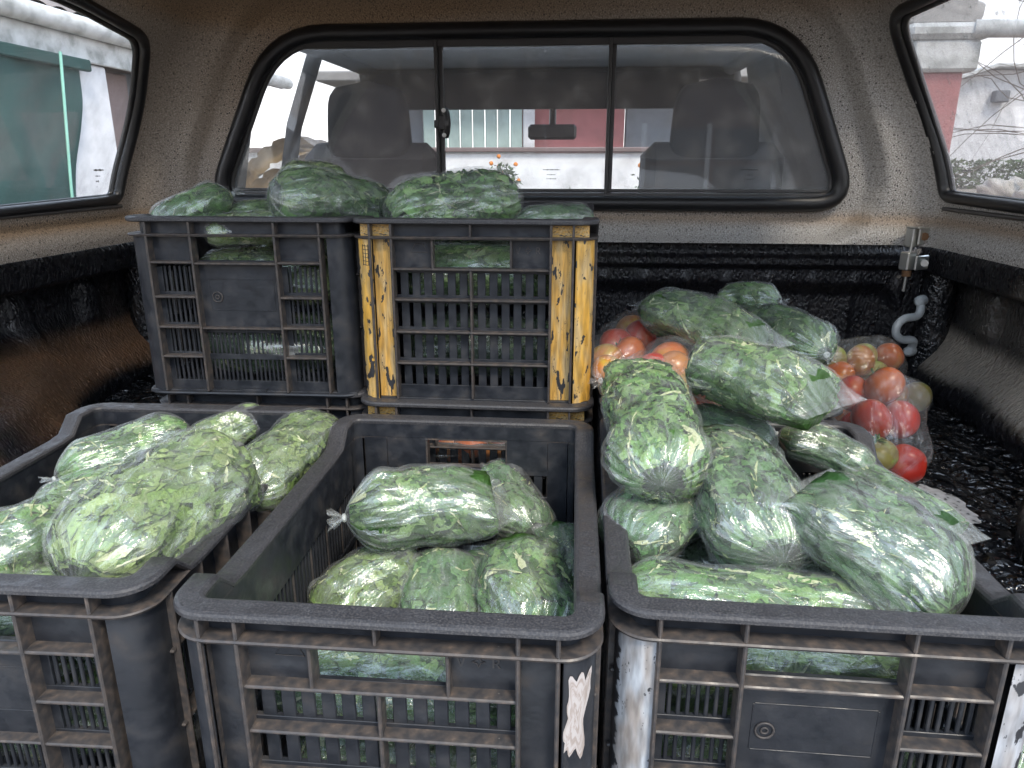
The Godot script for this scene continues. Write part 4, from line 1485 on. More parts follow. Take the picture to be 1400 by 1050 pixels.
func make_bed(o: Node3D) -> void:
	var off := Vector3(MID, 0.0, -1.2)
	# floor with shallow ribs running back
	var pts := PackedVector3Array()
	var nx := 240
	var nz := 60
	for jz in nz + 1:
		var z := lerpf(-2.26, -0.30, float(jz) / nz)
		for jx in nx + 1:
			var x := lerpf(-1.19, 1.19, float(jx) / nx)
			var rib := smoothstep(0.25, 0.45, absf(fposmod(x * 7.0, 1.0) - 0.5)) * 0.009
			pts.append(Vector3(x, 0.798 - rib + 0.0015 * fine.get_noise_2d(x * 30.0, z * 30.0), z + 1.2))
	var fl := Mb.new()
	fl.grid(pts, nx, nz, false, true)
	put(fl.mesh(), "bed_floor", M.liner_floor, o)
	# side walls, ribbed; the left one swells into the wheel arch
	var prof := bed_profile()
	for s in 2:
		var sg := 1.0 if s == 0 else -1.0
		var n := 150
		var rows := 60
		var sp := PackedVector3Array()
		var cl := PackedColorArray()
		for jr in rows + 1:
			var f := float(jr) / rows * (prof.size() - 1)
			var ia := mini(int(f), prof.size() - 2)
			var q: Vector2 = prof[ia].lerp(prof[ia + 1], f - ia)
			for k in n + 1:
				var z := lerpf(-2.26, -0.30, float(k) / n)
				var low := 1.0 - smoothstep(0.93, 1.05, q.y)
				var arch := (0.30 if s else 0.26) * smoothstep(-1.98 if s else -1.62, -1.1, z) * low
				var up := smoothstep(0.96, 1.02, q.y) * (1.0 - smoothstep(1.09, 1.13, q.y))
				var rib := 0.026 * smoothstep(0.30, 0.42, absf(fposmod(z * 3.6 + 0.2, 1.0) - 0.5)) * up + 0.004 * fine.get_noise_2d(z * 90.0, q.y * 16.0)
				var teeth := 0.026 * absf(fposmod(z * 30.0 + 0.3 * fine.get_noise_1d(z * 60.0), 1.0) - 0.5) * smoothstep(0.795, 0.82, q.y) * (1.0 - smoothstep(0.85, 0.90, q.y))
				var x := q.x - arch - rib - teeth
				sp.append(Vector3(sg * x, q.y + 0.004 * fine.get_noise_2d(z * 20.0, q.y * 30.0) * low, z + 1.2))
				# dried mud lies on the sloping ledge and in splashes above it
				var nz2 := noise.get_noise_2d(z * 11.0 + s * 40.0, q.y * 14.0)
				var run := fine.get_noise_2d(z * 38.0, q.y * 9.0 + s * 20.0)
				var mud := smoothstep(0.845, 0.885, q.y + 0.03 * run) * (1.0 - smoothstep(0.955, 1.01, q.y + 0.05 * nz2 + 0.02 * run))
				mud *= smoothstep(-0.30, 0.05, nz2 + 0.15 + run * 0.55)
				mud = maxf(mud, 0.5 * smoothstep(0.22, 0.5, nz2 + run * 0.4) * smoothstep(1.1, 1.12, q.y) * (1.0 - smoothstep(1.19, 1.2, q.y)))
				mud = maxf(mud, 0.45 * smoothstep(0.10, 0.5, nz2 + 0.4 * run) * up)
				var brown := Color(0.66, 0.58, 0.48) if s == 0 else Color(0.30, 0.165, 0.09)
				cl.append(Color(0.013, 0.0135, 0.016).lerp(brown, clampf(mud * (0.82 + 0.25 * run), 0.0, 1.0)))
		var mb := Mb.new()
		mb.grid(sp, n, rows, false, s == 1, cl)
		put(mb.mesh(), "bed_side", M.mud_liner, o)
	# front wall of the bed with its two broad recesses
	var hp := PackedVector3Array()
	var hc := PackedColorArray()
	var hx := 300
	var hy := 70
	for jy in hy + 1:
		var y := lerpf(0.79, 1.226, float(jy) / hy)
		for jx in hx + 1:
			var x := lerpf(-1.29, 1.29, float(jx) / hx)
			var z := -2.245
			z += 0.020 * smoothstep(1.142, 1.150, y) + 0.006 * smoothstep(1.175, 1.18, y) * (1.0 - smoothstep(1.195, 1.2, y))
			var ax := absf(absf(x) - 0.60)
			var edge := maxf(ax - 0.47, 0.0)
			var arch := smoothstep(0.0, 0.05, 1.105 - edge * edge * 14.0 - y) * smoothstep(0.545, 0.505, ax)
			z -= 0.035 * arch
			var rib := smoothstep(0.36, 0.46, absf(fposmod(x * 8.0, 1.0) - 0.5)) * (1.0 - smoothstep(1.10, 1.14, y))
			z += 0.008 * rib
			z += 0.003 * fine.get_noise_2d(x * 60.0, y * 18.0)
			hp.append(Vector3(x, y, z + 1.2))
			var nz3 := noise.get_noise_2d(x * 9.0, y * 20.0)
			hc.append(Color(0.012, 0.013, 0.016).lerp(Color(0.10, 0.09, 0.08), 0.35 * smoothstep(0.15, 0.6, nz3)))
	var hb := Mb.new()
	hb.grid(hp, hx, hy, false, false, hc)
	put(hb.mesh(), "bed_front_wall", M.mud_liner, o)
	# corner mouldings close the bed where the walls meet
	for sg in [-1.0, 1.0]:
		var c := Mb.new()
		c.tube([Vector3(sg * 1.225, 0.79, -1.02), Vector3(sg * 1.232, 0.95, -1.02), Vector3(sg * 1.235, 1.14, -1.02)], [0.06, 0.05, 0.045], 10)
		put(c.mesh(), "corner_moulding", M.liner, o)
	# outside of the bed
	var body := Mb.new()
	for sg in [-1.0, 1.0]:
		body.box(Vector3(sg * 1.30, 0.93, -0.06), Vector3(0.03, 0.62, 1.95), 0.01)
	body.box(Vector3(0, 0.72, -0.06), Vector3(2.6, 0.10, 1.95), 0.01)
	body.box(Vector3(0, 0.95, -1.10), Vector3(2.6, 0.55, 0.03), 0.01)
	put(body.mesh(), "bed_body", M.body_paint, o)
	var gate := Mb.new()
	gate.box(Vector3(0, 0.77, 1.15), Vector3(2.4, 0.05, 0.5), 0.012)
	put(gate.mesh(), "tailgate", M.body_paint, o)
	for sg in [-1.0, 1.0]:
		for z in [-0.2, -3.3]:
			var wheel := Mb.new()
			wheel.tube([Vector3(sg * 1.08, 0.36, z), Vector3(sg * 1.12, 0.36, z), Vector3(sg * 1.28, 0.36, z), Vector3(sg * 1.32, 0.36, z)], [0.30, 0.36, 0.36, 0.30], 28)
			put(wheel.mesh(), "wheel", M.rubber, o)
	# tie-down hook in the right front corner
	var hook := Mb.new()
	var hk := []
	for q in [[0.0, 0.0, 0.0], [0.001, -0.022, 0.010], [-0.014, -0.040, 0.026], [-0.052, -0.044, 0.042], [-0.074, -0.062, 0.050], [-0.074, -0.088, 0.050], [-0.052, -0.106, 0.042], [-0.018, -0.110, 0.028], [-0.004, -0.126, 0.010], [-0.008, -0.150, 0.0]]:
		hk.append(Vector3(1.160, 1.062, -0.965) + Vector3(q[0], q[1], q[2]))
	var sm := []
	for k in hk.size() - 1:
		for s in 4:
			sm.append(hk[maxi(k - 1, 0)].cubic_interpolate(hk[k + 1], hk[maxi(k - 1, 0)], hk[mini(k + 2, hk.size() - 1)], s / 4.0) if false else hk[k].cubic_interpolate(hk[k + 1], hk[maxi(k - 1, 0)], hk[mini(k + 2, hk.size() - 1)], s / 4.0))
	sm.append(hk[-1])
	hook.tube(sm, 0.0115, 10)
	var hk_o := put(hook.mesh(), "tie_down_hook", M.galv, o)
	hk_o.set_meta("label", "pale bent tie-down hook")
	for q in [hk[0], hk[-1]]:
		var foot := Mb.new()
		foot.tube([q + Vector3(0.012, 0, -0.012), q + Vector3(-0.006, 0, 0.008), q + Vector3(-0.010, 0, 0.013)], [0.016, 0.015, 0.009], 12)
		put(foot.mesh(), "bolt_head", M.galv, hk_o)
	# clamp that holds the canopy to the rail
	var clamp_ := Mb.new()
	var q0 := Vector3(1.092, 1.248, -0.925)
	var rot := Basis(Vector3.UP, 0.55)
	clamp_.box(q0, Vector3(0.026, 0.056, 0.026), 0.003, rot)
	clamp_.box(q0 + Vector3(0.027, 0.002, 0.006), Vector3(0.040, 0.046, 0.006), 0.002, rot)
	clamp_.box(q0 + Vector3(0.0, 0.026, 0.012), Vector3(0.028, 0.005, 0.040), 0.002, rot)
	var cl2 := put(clamp_.mesh(), "canopy_clamp", M.zinc, o)
	clamp_ = Mb.new()
	clamp_.box(q0 + Vector3(-0.004, -0.066, 0.004), Vector3(0.034, 0.050, 0.028), 0.003, rot)
	clamp_.box(q0 + Vector3(0.032, -0.070, 0.010), Vector3(0.056, 0.040, 0.006), 0.003, rot)
	put(clamp_.mesh(), "lower_jaw", M.zinc, cl2)
	var rod := Mb.new()
	rod.tube([q0 + Vector3(-0.002, 0.02, 0.012), q0 + Vector3(-0.006, -0.150, 0.012)], 0.0045, 8)
	put(rod.mesh(), "threaded_rod", M.zinc, cl2)
	var nut := Mb.new()
	nut.tube([q0 + Vector3(-0.005, -0.092, 0.012), q0 + Vector3(-0.005, -0.108, 0.012)], 0.012, 6)
	put(nut.mesh(), "nut", M.rust, cl2)
	var knob := Mb.new()
	knob.tube([q0 + Vector3(0.030, 0.002, 0.006), q0 + Vector3(0.026, 0.002, 0.016)], 0.011, 8)
	put(knob.mesh(), "bolt_head", M.rust, cl2)
	var knob2 := Mb.new()
	knob2.tube([q0 + Vector3(0.040, -0.070, 0.008), q0 + Vector3(0.036, -0.070, 0.020)], 0.010, 8)
	put(knob2.mesh(), "bolt_head", M.zinc, cl2)
	# patch of dried white paint on the liner
	var patch := Mb.new()
	var centre := Vector3(0.715, 0.806, -1.35) - off
	var rim := []
	var edge := 144
	for k in edge:
		var an := TAU * k / edge
		var rr := 0.068 * (1.0 + 0.55 * fine.get_noise_2d(cos(an) * 17.0 + 3.0, sin(an) * 17.0) + 0.07 * fine.get_noise_2d(cos(an) * 60.0, sin(an) * 60.0 + 50.0))
		rim.append(centre + Vector3(cos(an) * rr * 0.8, 0.0, sin(an) * rr * 1.3))
	for k in edge:
		patch.face([centre + Vector3(0, 0.0012, 0), rim[k], rim[(k + 1) % edge]], centre - Vector3(0, 1, 0))
	put(patch.mesh(), "paint_splash", M.splash, o)

# the cab seen through the front window: seats, roof, pillars, windscreen, mirror
func make_cab(o: Node3D) -> void:
	var d := Mb.new()
	d.box(Vector3(0, 1.93, -2.05), Vector3(1.9, 0.05, 1.55), 0.02)                    # roof
	d.box(Vector3(0, 1.20, -1.15), Vector3(2.3, 0.26, 0.05), 0.01)                     # rear wall below its window
	d.box(Vector3(0, 0.75, -2.3), Vector3(2.2, 0.06, 2.2), 0.02)                       # floor
	for sg in [-1.0, 1.0]:
		d.box(Vector3(sg * 1.12, 1.03, -2.3), Vector3(0.06, 0.62, 2.3), 0.02)          # doors
		d.box(Vector3(sg * 1.02, 1.62, -1.34), Vector3(0.06, 0.66, 0.26), 0.02, Basis(Vector3.FORWARD, sg * -0.22))
		d.tube([Vector3(sg * 0.91, 1.92, -2.78), Vector3(sg * 1.05, 1.62, -3.2), Vector3(sg * 1.12, 1.30, -3.55)], 0.045, 8)
		d.tube([Vector3(sg * 0.93, 1.90, -1.3), Vector3(sg * 0.93, 1.91, -2.0), Vector3(sg * 0.91, 1.91, -2.8)], 0.045, 8)
		d.tube([Vector3(sg * 0.95, 1.90, -2.05), Vector3(sg * 1.06, 1.60, -2.02), Vector3(sg * 1.12, 1.30, -2.0)], 0.035, 8)
	d.box(Vector3(1.03, 1.62, -1.95), Vector3(0.05, 0.64, 1.3), 0.02, Basis(Vector3.FORWARD, -0.22))   # the blind right-hand side
	d.tube([Vector3(-0.93, 1.90, -2.80), Vector3(0.93, 1.90, -2.80)], 0.05, 8)
	put(d.mesh(), "cab", M.cab, o)
	var dash := Mb.new()
	dash.box(Vector3(0, 1.17, -3.3), Vector3(2.2, 0.24, 0.55), 0.06)
	put(dash.mesh(), "dashboard", M.cab, o)
	for x in [-0.63, 0.66]:
		var s := Mb.new()
		s.box(Vector3(x, 1.16, -1.72), Vector3(0.52, 0.72, 0.16), 0.05, Basis(Vector3.RIGHT, 0.12))
		var seat := put(s.mesh(), "seat", M.seat, o)
		var head := Mb.new()
		var hp := PackedVector3Array()
		for jv in 13:
			var t := jv / 12.0
			for ju in 29:
				var an := TAU * (ju % 28) / 28.0
				var cx := signf(cos(an)) * pow(absf(cos(an)), 0.5)
				var cz := signf(sin(an)) * pow(absf(sin(an)), 0.5)
				var e := pow(maxf(0.0, 1.0 - pow(absf(t * 2.0 - 1.0), 5.0)), 0.4)
				hp.append(Vector3(x + cx * (0.165 - 0.02 * t) * e, 1.42 + t * 0.32, -1.66 + cz * 0.06 * e))
		head.grid(hp, 28, 12, true, true)
		put(head.mesh(), "headrest", M.seat, seat)
	var mirror := Mb.new()
	mirror.box(Vector3(0.03, 1.60, -2.75), Vector3(0.25, 0.075, 0.03), 0.014)
	mirror.tube([Vector3(0.03, 1.62, -2.77), Vector3(0.03, 1.75, -2.82)], 0.018, 8)
	put(mirror.mesh(), "rear_view_mirror", M.black_metal, o)
	var visor := Mb.new()
	visor.box(Vector3(-0.10, 1.80, -2.72), Vector3(1.7, 0.20, 0.02), 0.008, Basis(Vector3.RIGHT, 0.5))
	put(visor.mesh(), "sun_visor", M.cab, o)
	var ws := Mb.new()
	ws.face([Vector3(-0.90, 1.89, -2.83), Vector3(0.90, 1.89, -2.83), Vector3(1.08, 1.30, -3.55), Vector3(-1.08, 1.30, -3.55)], Vector3(0, 1.2, -2.4))
	put(ws.mesh(), "windscreen", M.glass, o)
	var rw := Mb.new()
	rw.face([Vector3(-1.02, 1.31, -1.16), Vector3(1.02, 1.31, -1.16), Vector3(0.86, 1.88, -1.24), Vector3(-0.86, 1.88, -1.24)], Vector3(0, 1.5, -1.8))
	put(rw.mesh(), "cab_rear_glass", M.tinted, o)
	var lw := Mb.new()
	lw.face([Vector3(-1.12, 1.34, -1.35), Vector3(-0.95, 1.88, -1.35), Vector3(-0.95, 1.88, -2.75), Vector3(-1.12, 1.34, -3.45)], Vector3(0, 1.5, -1.8))
	put(lw.mesh(), "cab_side_glass", M.tinted, o)
	var bonnet := Mb.new()
	bonnet.box(Vector3(0, 0.96, -4.15), Vector3(2.2, 0.42, 1.2), 0.06)
	put(bonnet.mesh(), "bonnet", M.body_paint, o)

# ------------------------------------------------------------------ what stands round the truck
func make_surroundings() -> void:
	var g := Mb.new()
	var pts := PackedVector3Array()
	for jz in 61:
		for jx in 61:
			var x := (jx - 30) * 8.0
			var z := (jz - 30) * 8.0
			pts.append(Vector3(x, -0.02 + 0.02 * fine.get_noise_2d(x, z), z))
	g.grid(pts, 60, 60, false, true)
	structure(put(g.mesh(), "ground", M.ground, self))
	# left: a house wall with a mossy eave, pillars and a hanging tarpaulin
	var h := thing("house", "pale house with weathered eave board and tiled roof, through the left side window", "house", Vector3(-5.0, 0, -6.0))
	var w := Mb.new()
	w.box(Vector3(-0.55, 1.5, 0.0), Vector3(0.2, 3.0, 9.0), 0.01)
	put(w.mesh(), "wall", M.brown_wall, h)
	var pil := Mb.new()
	pil.box(Vector3(0.78, 1.12, -0.10), Vector3(0.30, 2.24, 0.66), 0.012)
	put(pil.mesh(), "pillar", M.white_wall, h)
	var pil2 := Mb.new()
	pil2.box(Vector3(0.62, 1.12, -0.78), Vector3(0.30, 2.24, 0.42), 0.012)
	put(pil2.mesh(), "pillar", M.brown_wall, h)
	var pil3 := Mb.new()
	pil3.box(Vector3(0.5, 1.12, -2.2), Vector3(0.2, 2.34, 2.0), 0.012)
	put(pil3.mesh(), "wall_panel", M.grey_wall, h)
	for k in 4:
		var fas := Mb.new()
		fas.box(Vector3(0.95, 2.34, 3.85 - k * 2.03), Vector3(0.04, 0.19, 2.02), 0.006)
		put(fas.mesh(), "eave_board", M.weathered, h)
	var gut := Mb.new()
	gut.tube([Vector3(1.02, 2.50, 4.4), Vector3(1.02, 2.50, -4.4)], 0.075, 10)
	put(gut.mesh(), "gutter", M.weathered, h)
	var roof := Mb.new()
	roof.box(Vector3(-0.6, 3.14, 0.0), Vector3(3.4, 0.05, 8.8), 0.01, Basis(Vector3.FORWARD, 0.42))
	var rf := put(roof.mesh(), "roof", M.tile, h)
	var tile := Mb.new()
	var tp := PackedVector3Array()
	for jv in 3:
		for ju in 9:
			var an := PI * ju / 8.0
			tp.append(Vector3(0.22 - jv * 0.22, sin(an) * 0.055 + 0.012 * (1 - jv), cos(an) * 0.12))
	tile.grid(tp, 8, 2, false, true)
	var tm := tile.mesh()
	var places := []
	for r in 4:
		for k in 30:
			places.append(Transform3D(Basis(Vector3.FORWARD, 0.42), Vector3(0.80 - r * 0.36, 2.57 + r * 0.16, 3.9 - k * 0.25)))
	put_many(tm, "roof_tile", M.tile, rf, places)
	# tarpaulin with its cord
	var tb := Mb.new()
	var tg := PackedVector3Array()
	for jy in 31:
		var y := lerpf(0.1, 2.22, jy / 30.0)
		for jz in 61:
			var f := jz / 60.0
			var zr := 0.30 - 0.34 * smoothstep(1.0, 2.2, y) + 0.03 * sin(y * 4.0)
			var z := lerpf(3.4, zr, f)
			var fold := 0.07 * sin(z * 9.0 + (2.3 - y) * (1.2 - z) * 2.2) * (1.0 - jy / 36.0) + 0.16 * noise.get_noise_2d(z * 18.0 + y * 14.0, y * 9.0 - z * 9.0) * (1.0 - jy / 40.0)
			tg.append(Vector3(0.98 + fold, y, z))
	tb.grid(tg, 60, 30, false, false)
	var tarp := put(tb.mesh(), "tarpaulin", M.tarp, self)
	tarp.position = h.position
	tag(tarp, "dark green tarpaulin hanging in folds beside the white pillar", "tarpaulin")
	var hem := Mb.new()
	hem.box(Vector3(1.0, 2.21, 1.65), Vector3(0.05, 0.09, 3.5), 0.01)
	put(hem.mesh(), "hem", M.tarp, tarp)
	var cord := Mb.new()
	cord.tube([Vector3(1.16, 2.24, 0.46), Vector3(1.18, 1.3, 0.62), Vector3(1.17, 0.1, 0.74)], 0.011, 6)
	put(cord.mesh(), "cord", M.cord, tarp)
	# right: the corner of a red house with a stepped white cornice
	var r := thing("red_house", "red walled house corner with weathered white cornice and tiles, through the right side window", "house", Vector3(2.6, 0, -6.3))
	var rw := Mb.new()
	rw.box(Vector3(-0.17, 1.02, -0.25), Vector3(0.34, 2.04, 2.0), 0.01, Basis(Vector3.UP, 0.0))
	put(rw.mesh(), "wall", M.red_wall, r)
	var cor := Mb.new()
	cor.box(Vector3(-0.15, 2.14, -0.30), Vector3(0.44, 0.20, 2.2), 0.02)
	cor.box(Vector3(-0.15, 2.29, -0.32), Vector3(0.54, 0.10, 2.3), 0.03)
	put(cor.mesh(), "cornice", M.weathered, r)
	var rr := Mb.new()
	rr.box(Vector3(-0.20, 2.44, -0.40), Vector3(0.56, 0.20, 2.1), 0.03)
	var rrt := put(rr.mesh(), "roof", M.tile_grey, r)
	for k in 7:
		var t2 := Mb.new()
		t2.tube([Vector3(0.11, 2.40, 0.55 - k * 0.3), Vector3(-0.45, 2.54, 0.55 - k * 0.3)], 0.11, 8)
		put(t2.mesh(), "roof_tile", M.tile_grey, rrt)
	var spout := Mb.new()
	spout.tube([Vector3(0.0, 2.30, 0.80), Vector3(0.30, 2.28, 0.90)], 0.055, 8)
	put(spout.mesh(), "gutter_spout", M.weathered, r)
	# far white gable
	var f2 := thing("white_house", "distant white gable end with a small air conditioner", "house", Vector3(7.2, 0, -14.0))
	var gb := Mb.new()
	var prof := [Vector3(-1.6, 0, 0), Vector3(2.6, 0, 0), Vector3(2.6, 2.75, 0), Vector3(0.15, 2.98, 0), Vector3(-0.2, 2.98, 0), Vector3(-1.6, 2.55, 0)]
	gb.face(prof, Vector3(0, 1, -1))
	for k in prof.size():
		var a: Vector3 = prof[k]
		var b: Vector3 = prof[(k + 1) % prof.size()]
		gb.face([a, b, b + Vector3(0, 0, -5), a + Vector3(0, 0, -5)], Vector3(0, 1.2, -2))
	put(gb.mesh(), "wall", M.white_wall, f2)
	var gr := Mb.new()
	gr.box(Vector3(-0.95, 2.80, -2.4), Vector3(1.6, 0.06, 5.3), 0.01, Basis(Vector3.BACK, 0.30))
	gr.box(Vector3(1.25, 2.99, -2.4), Vector3(2.9, 0.06, 5.3), 0.01, Basis(Vector3.BACK, -0.03))
	put(gr.mesh(), "roof", M.weathered, f2)
	var ac := Mb.new()
	ac.box(Vector3(-0.02, 2.55, 0.10), Vector3(0.24, 0.19, 0.16), 0.02)
	put(ac.mesh(), "air_conditioner", M.grey_wall, f2)
	# raised bed with hedge, stones and agave
	var bank := Mb.new()
	bank.box(Vector3(8.0, 0.55, -10.0), Vector3(10.0, 1.1, 7.0), 0.1)
	structure(put(bank.mesh(), "earth_bank", M.ground, self))
	hedge("hedge", "low grey-green hedge in front of the white gable house", Vector3(8.2, 1.08, -11.6), Vector3(6.0, 0.42, 0.7), 5)
	for k in 4:
		var st := Mb.new()
		blob(st, Vector3.ZERO, Vector3(0.16, 0.11, 0.14), 40 + k)
		var s := put(st.mesh(), "boulder", M.stone, self)
		s.position = Vector3([3.95, 4.25, 4.75, 4.05][k], [1.20, 1.22, 1.22, 1.13][k], [-7.4, -7.6, -7.9, -7.0][k])
		tag(s, ["pale boulder nearest the red house corner", "larger pale boulder behind the agave", "small boulder farthest from the red house", "low boulder in front of the others"][k], "boulder", "boulders on the earth bank")
	var ag := thing("agave", "broad grey-green agave leaf leaning over the boulders", "plant", Vector3(4.35, 1.06, -6.75), "")
	for k in 5:
		var lf := Mb.new()
		var an := -0.2 + k * 1.1
		var lp := PackedVector3Array()
		for jv in 9:
			var t := jv / 8.0
			for ju in 5:
				var u := ju / 2.0 - 1.0
				var wd := 0.11 * sin(clampf(t * 0.85 + 0.15, 0, 1) * PI)
				lp.append(Basis(Vector3.UP, an) * Vector3(t * 0.62, t * 0.34 - t * t * 0.05 + u * u * 0.03, u * wd))
		lf.grid(lp, 4, 8, false, false)
		put(lf.mesh(), "leaf", M.agave, ag)
	# bare tree on the right
	rng.seed = 77
	var tr := thing("bare_tree", "leafless tree with thin twigs across the white sky at right", "tree", Vector3(5.0, 1.0, -8.4))
	var tk := Mb.new()
	tk.tube([Vector3(0, 0, 0), Vector3(0.05, 1.2, 0.1), Vector3(-0.1, 2.2, 0.0)], [0.10, 0.08, 0.05], 8)
	put(tk.mesh(), "trunk", M.bark, tr)
	var tw := Mb.new()
	for k in 36:
		var p := Vector3(rng.randf_range(-0.2, 0.2), rng.randf_range(0.6, 2.3), rng.randf_range(-0.1, 0.1))
		var dir := Vector3(rng.randf_range(-1.6, 1.0), rng.randf_range(-0.1, 0.6), rng.randf_range(-0.5, 0.9)).normalized()
		var path := [p]
		var rad := []
		for s in 8:
			dir = (dir + Vector3(rng.randf_range(-0.3, 0.3), rng.randf_range(-0.3, 0.25), rng.randf_range(-0.3, 0.3))).normalized()
			path.append(path[-1] + dir * 0.32)
		for s in 9:
			rad.append(0.0065 * (1.0 - s / 10.0))
		tw.tube(path, rad, 5)
	stuff(put(tw.mesh(), "twigs", M.bark, tr))
	# ahead of the cab: a white boundary wall, shrubs, a house with a pale green shutter
	var bw := thing("boundary_wall", "bright white boundary wall seen ahead through the cab", "wall", Vector3(-0.95, 0, -8.2))
	var b1 := Mb.new()
	b1.box(Vector3(0, 0.78, 0), Vector3(7.2, 1.56, 0.2), 0.01)
	put(b1.mesh(), "wall", M.bright_wall, bw)
	var cap := Mb.new()
	cap.box(Vector3(0, 1.59, 0), Vector3(7.2, 0.05, 0.3), 0.01)
	put(cap.mesh(), "coping", M.brown_wall, bw)
	var sh := thing("red_gate_house", "red walled building with pale green ribbed shutter, ahead through the cab", "house", Vector3(-0.3, 0, -11.5))
	var rw2 := Mb.new()
	rw2.box(Vector3(0.15, 1.3, -0.3), Vector3(1.7, 2.6, 0.3), 0.01)
	put(rw2.mesh(), "wall", M.red_wall, sh)
	for q in [[-2.75, 1.3], [2.45, 2.85]]:
		var gw2 := Mb.new()
		gw2.box(Vector3(q[0], 1.3, -0.35), Vector3(q[1], 2.6, 0.3), 0.01)
		put(gw2.mesh(), "wall", M.grey_wall, sh)
	for k in 9:
		var pn := Mb.new()
		pn.box(Vector3(-1.95 + k * 0.19, 1.25, 0.0), Vector3(0.175, 2.5, 0.05), 0.015)
		put(pn.mesh(), "shutter_panel", M.mint if k < 8 else M.white_wall, sh)
	var rf3 := Mb.new()
	rf3.box(Vector3(0, 2.66, -0.2), Vector3(7.0, 0.14, 1.4), 0.02)
	put(rf3.mesh(), "roof", M.tile_grey, sh)
	bush("shrub", "small shrub with orange flowers before the white wall, middle window pane", Vector3(-0.72, 1.0, -7.3), 0.22, 0.52, 3, true)
	bush("shrub", "low dark green shrub at the right of the middle window pane", Vector3(-0.13, 0.9, -7.2), 0.26, 0.36, 4, false)
	bush("shrub", "leafy shrub with reddish leaves behind the right window pane", Vector3(0.85, 0.85, -7.0), 0.42, 0.78, 5, true)
	# a strelitzia beside the cab, seen through its left window
	var sp := thing("strelitzia", "broad-leaved plant seen through the left end of the cab window", "plant", Vector3(-2.85, 0.0, -6.3))
	rng.seed = 9
	for k in 9:
		var an := rng.randf_range(-1.3, 1.3)
		var hgt := rng.randf_range(0.95, 1.35)
		var lean := sin(an) * 0.75
		var st := Mb.new()
		st.tube([Vector3(0, 0, 0), Vector3(lean * 0.25, hgt * 0.6, 0.05), Vector3(lean * 0.6, hgt, 0.0)], 0.022, 6)
		var stem := put(st.mesh(), "stem", M.agave, sp)
		var lf := Mb.new()
		var lp := PackedVector3Array()
		for jv in 25:
			var t := jv / 24.0
			for ju in 5:
				var u := ju / 2.0 - 1.0
				var wd := 0.085 * pow(sin(clampf(t * 0.94 + 0.05, 0, 1) * PI), 0.7) * (1.0 - 0.35 * float(jv % 4 == 3) * absf(u))
				var along := Vector2(sin(an * 0.9 + t * signf(an) * 1.1), cos(an * 0.9 + t * signf(an) * 1.1))
				lp.append(Vector3(lean * 0.6 + along.x * t * 0.95 + along.y * u * wd, hgt + along.y * t * 0.85 - along.x * u * wd, u * u * 0.05 + t * 0.1))
		lf.grid(lp, 4, 24, false, false)
		put(lf.mesh(), "leaf", M.dry_leaf, stem)
	var gh := thing("garage", "dark walled garage with white window frames behind the truck, mirrored in the cab window", "garage", Vector3(-0.5, 0, 8.5))
	var gw := Mb.new()
	gw.box(Vector3(0, 1.5, 0.3), Vector3(9.8, 3.0, 0.4), 0.01)
	put(gw.mesh(), "wall", M.brown_wall, gh)
	var gf := Mb.new()
	gf.box(Vector3(0, 3.06, 0.0), Vector3(10.2, 0.14, 1.4), 0.02)
	put(gf.mesh(), "roof", M.tile, gh)
	for x in [0.9, 1.9]:
		for y in [1.15, 1.75]:
			var pn := Mb.new()
			pn.box(Vector3(x * 1.1 + 1.2, y, 0.08), Vector3(0.95, 0.52, 0.03), 0.008)
			put(pn.mesh(), "window", M.grey_wall, gh)
	for x in [0.42, 1.5, 2.62]:
		var fr := Mb.new()
		fr.box(Vector3(x + 1.2, 1.45, 0.07), Vector3(0.08, 1.3, 0.07), 0.008)
		put(fr.mesh(), "window_post", M.white_wall, gh)

func blob(mb: Mb, at: Vector3, size: Vector3, sd: int) -> void:
	var pts := PackedVector3Array()
	for jv in 11:
		var th := PI * jv / 10.0
		for ju in 17:
			var an := TAU * (ju % 16) / 16.0
			var d := Vector3(cos(an) * sin(th), -cos(th), sin(an) * sin(th))
			pts.append(at + d * size * (1.0 + 0.5 * noise.get_noise_3d(d.x * 30.0 + sd * 9.0, d.y * 30.0, d.z * 30.0)))
	mb.grid(pts, 16, 10, true, true)

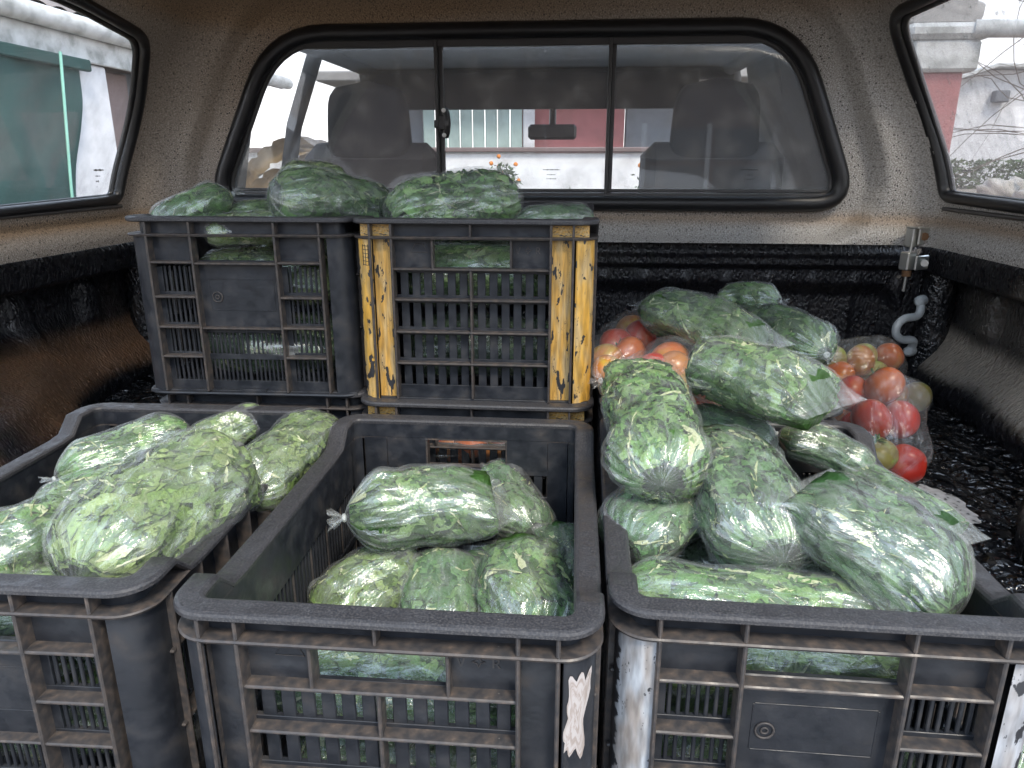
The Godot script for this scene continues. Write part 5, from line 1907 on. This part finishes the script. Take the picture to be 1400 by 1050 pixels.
func leaf_cloud(n: int, size: Vector3, ls: float, sd: int, shape: int) -> ArrayMesh:
	rng.seed = sd
	var mb := Mb.new()
	for k in n:
		var p := Vector3(rng.randf_range(-1, 1), rng.randf_range(0, 1), rng.randf_range(-1, 1))
		if shape == 1:
			var d := Vector3(rng.randfn(), rng.randfn(), rng.randfn()).normalized()
			p = d * pow(rng.randf(), 0.4) * (0.75 + 0.5 * noise.get_noise_3d(d.x * 40.0 + sd, d.y * 40.0, d.z * 40.0))
			p.y = p.y * 0.5 + 0.5
		p *= size
		var b := Basis.from_euler(Vector3(rng.randf() * TAU, rng.randf() * TAU, rng.randf() * TAU)) 
		var s := ls * rng.randf_range(0.6, 1.3)
		var br := rng.randf_range(0.6, 1.4)
		mb.col = Color(0.055 * br, 0.085 * br, 0.03 * br)
		mb.face([p + b * Vector3(-s, 0, 0), p + b * Vector3(0, s * 0.45, s * 0.1), p + b * Vector3(s, 0, 0), p + b * Vector3(0, -s * 0.45, s * 0.1)], p - b * Vector3(0, 0, 1))
	return mb.mesh()

func hedge(called: String, label: String, at: Vector3, size: Vector3, sd: int) -> void:
	var o := put(leaf_cloud(5000, Vector3(size.x * 0.5, size.y, size.z * 0.5), 0.045, sd, 0), called, M.foliage, self)
	o.position = at
	tag(o, label, "hedge")
	stuff(o)

func bush(called: String, label: String, at: Vector3, r: float, h: float, sd: int, flowers: bool) -> void:
	var o := thing(called, label, "shrub", Vector3(at.x, 0.0, at.z), "shrubs before the white wall")
	var c := put(leaf_cloud(420, Vector3(r, h, r), 0.034, sd, 1), "crown", M.foliage, o)
	c.position.y = at.y
	var st := Mb.new()
	for k in 4:
		st.tube([Vector3(0, 0, 0), Vector3(0.03 * (k - 1.5), at.y * 0.6, 0.02 * k), Vector3(0.09 * (k - 1.5), at.y + h * 0.5, 0.0)], [0.014, 0.011, 0.006], 6)
	put(st.mesh(), "stem", M.bark, o)
	if flowers:
		rng.seed = sd + 100
		for k in 6:
			var f := Mb.new()
			blob(f, Vector3(rng.randf_range(-r, r) * 0.7, at.y + h * rng.randf_range(0.55, 1.02), rng.randf_range(-r, r) * 0.5), Vector3.ONE * 0.020, sd + k)
			put(f.mesh(), "flower", M.orange, o)
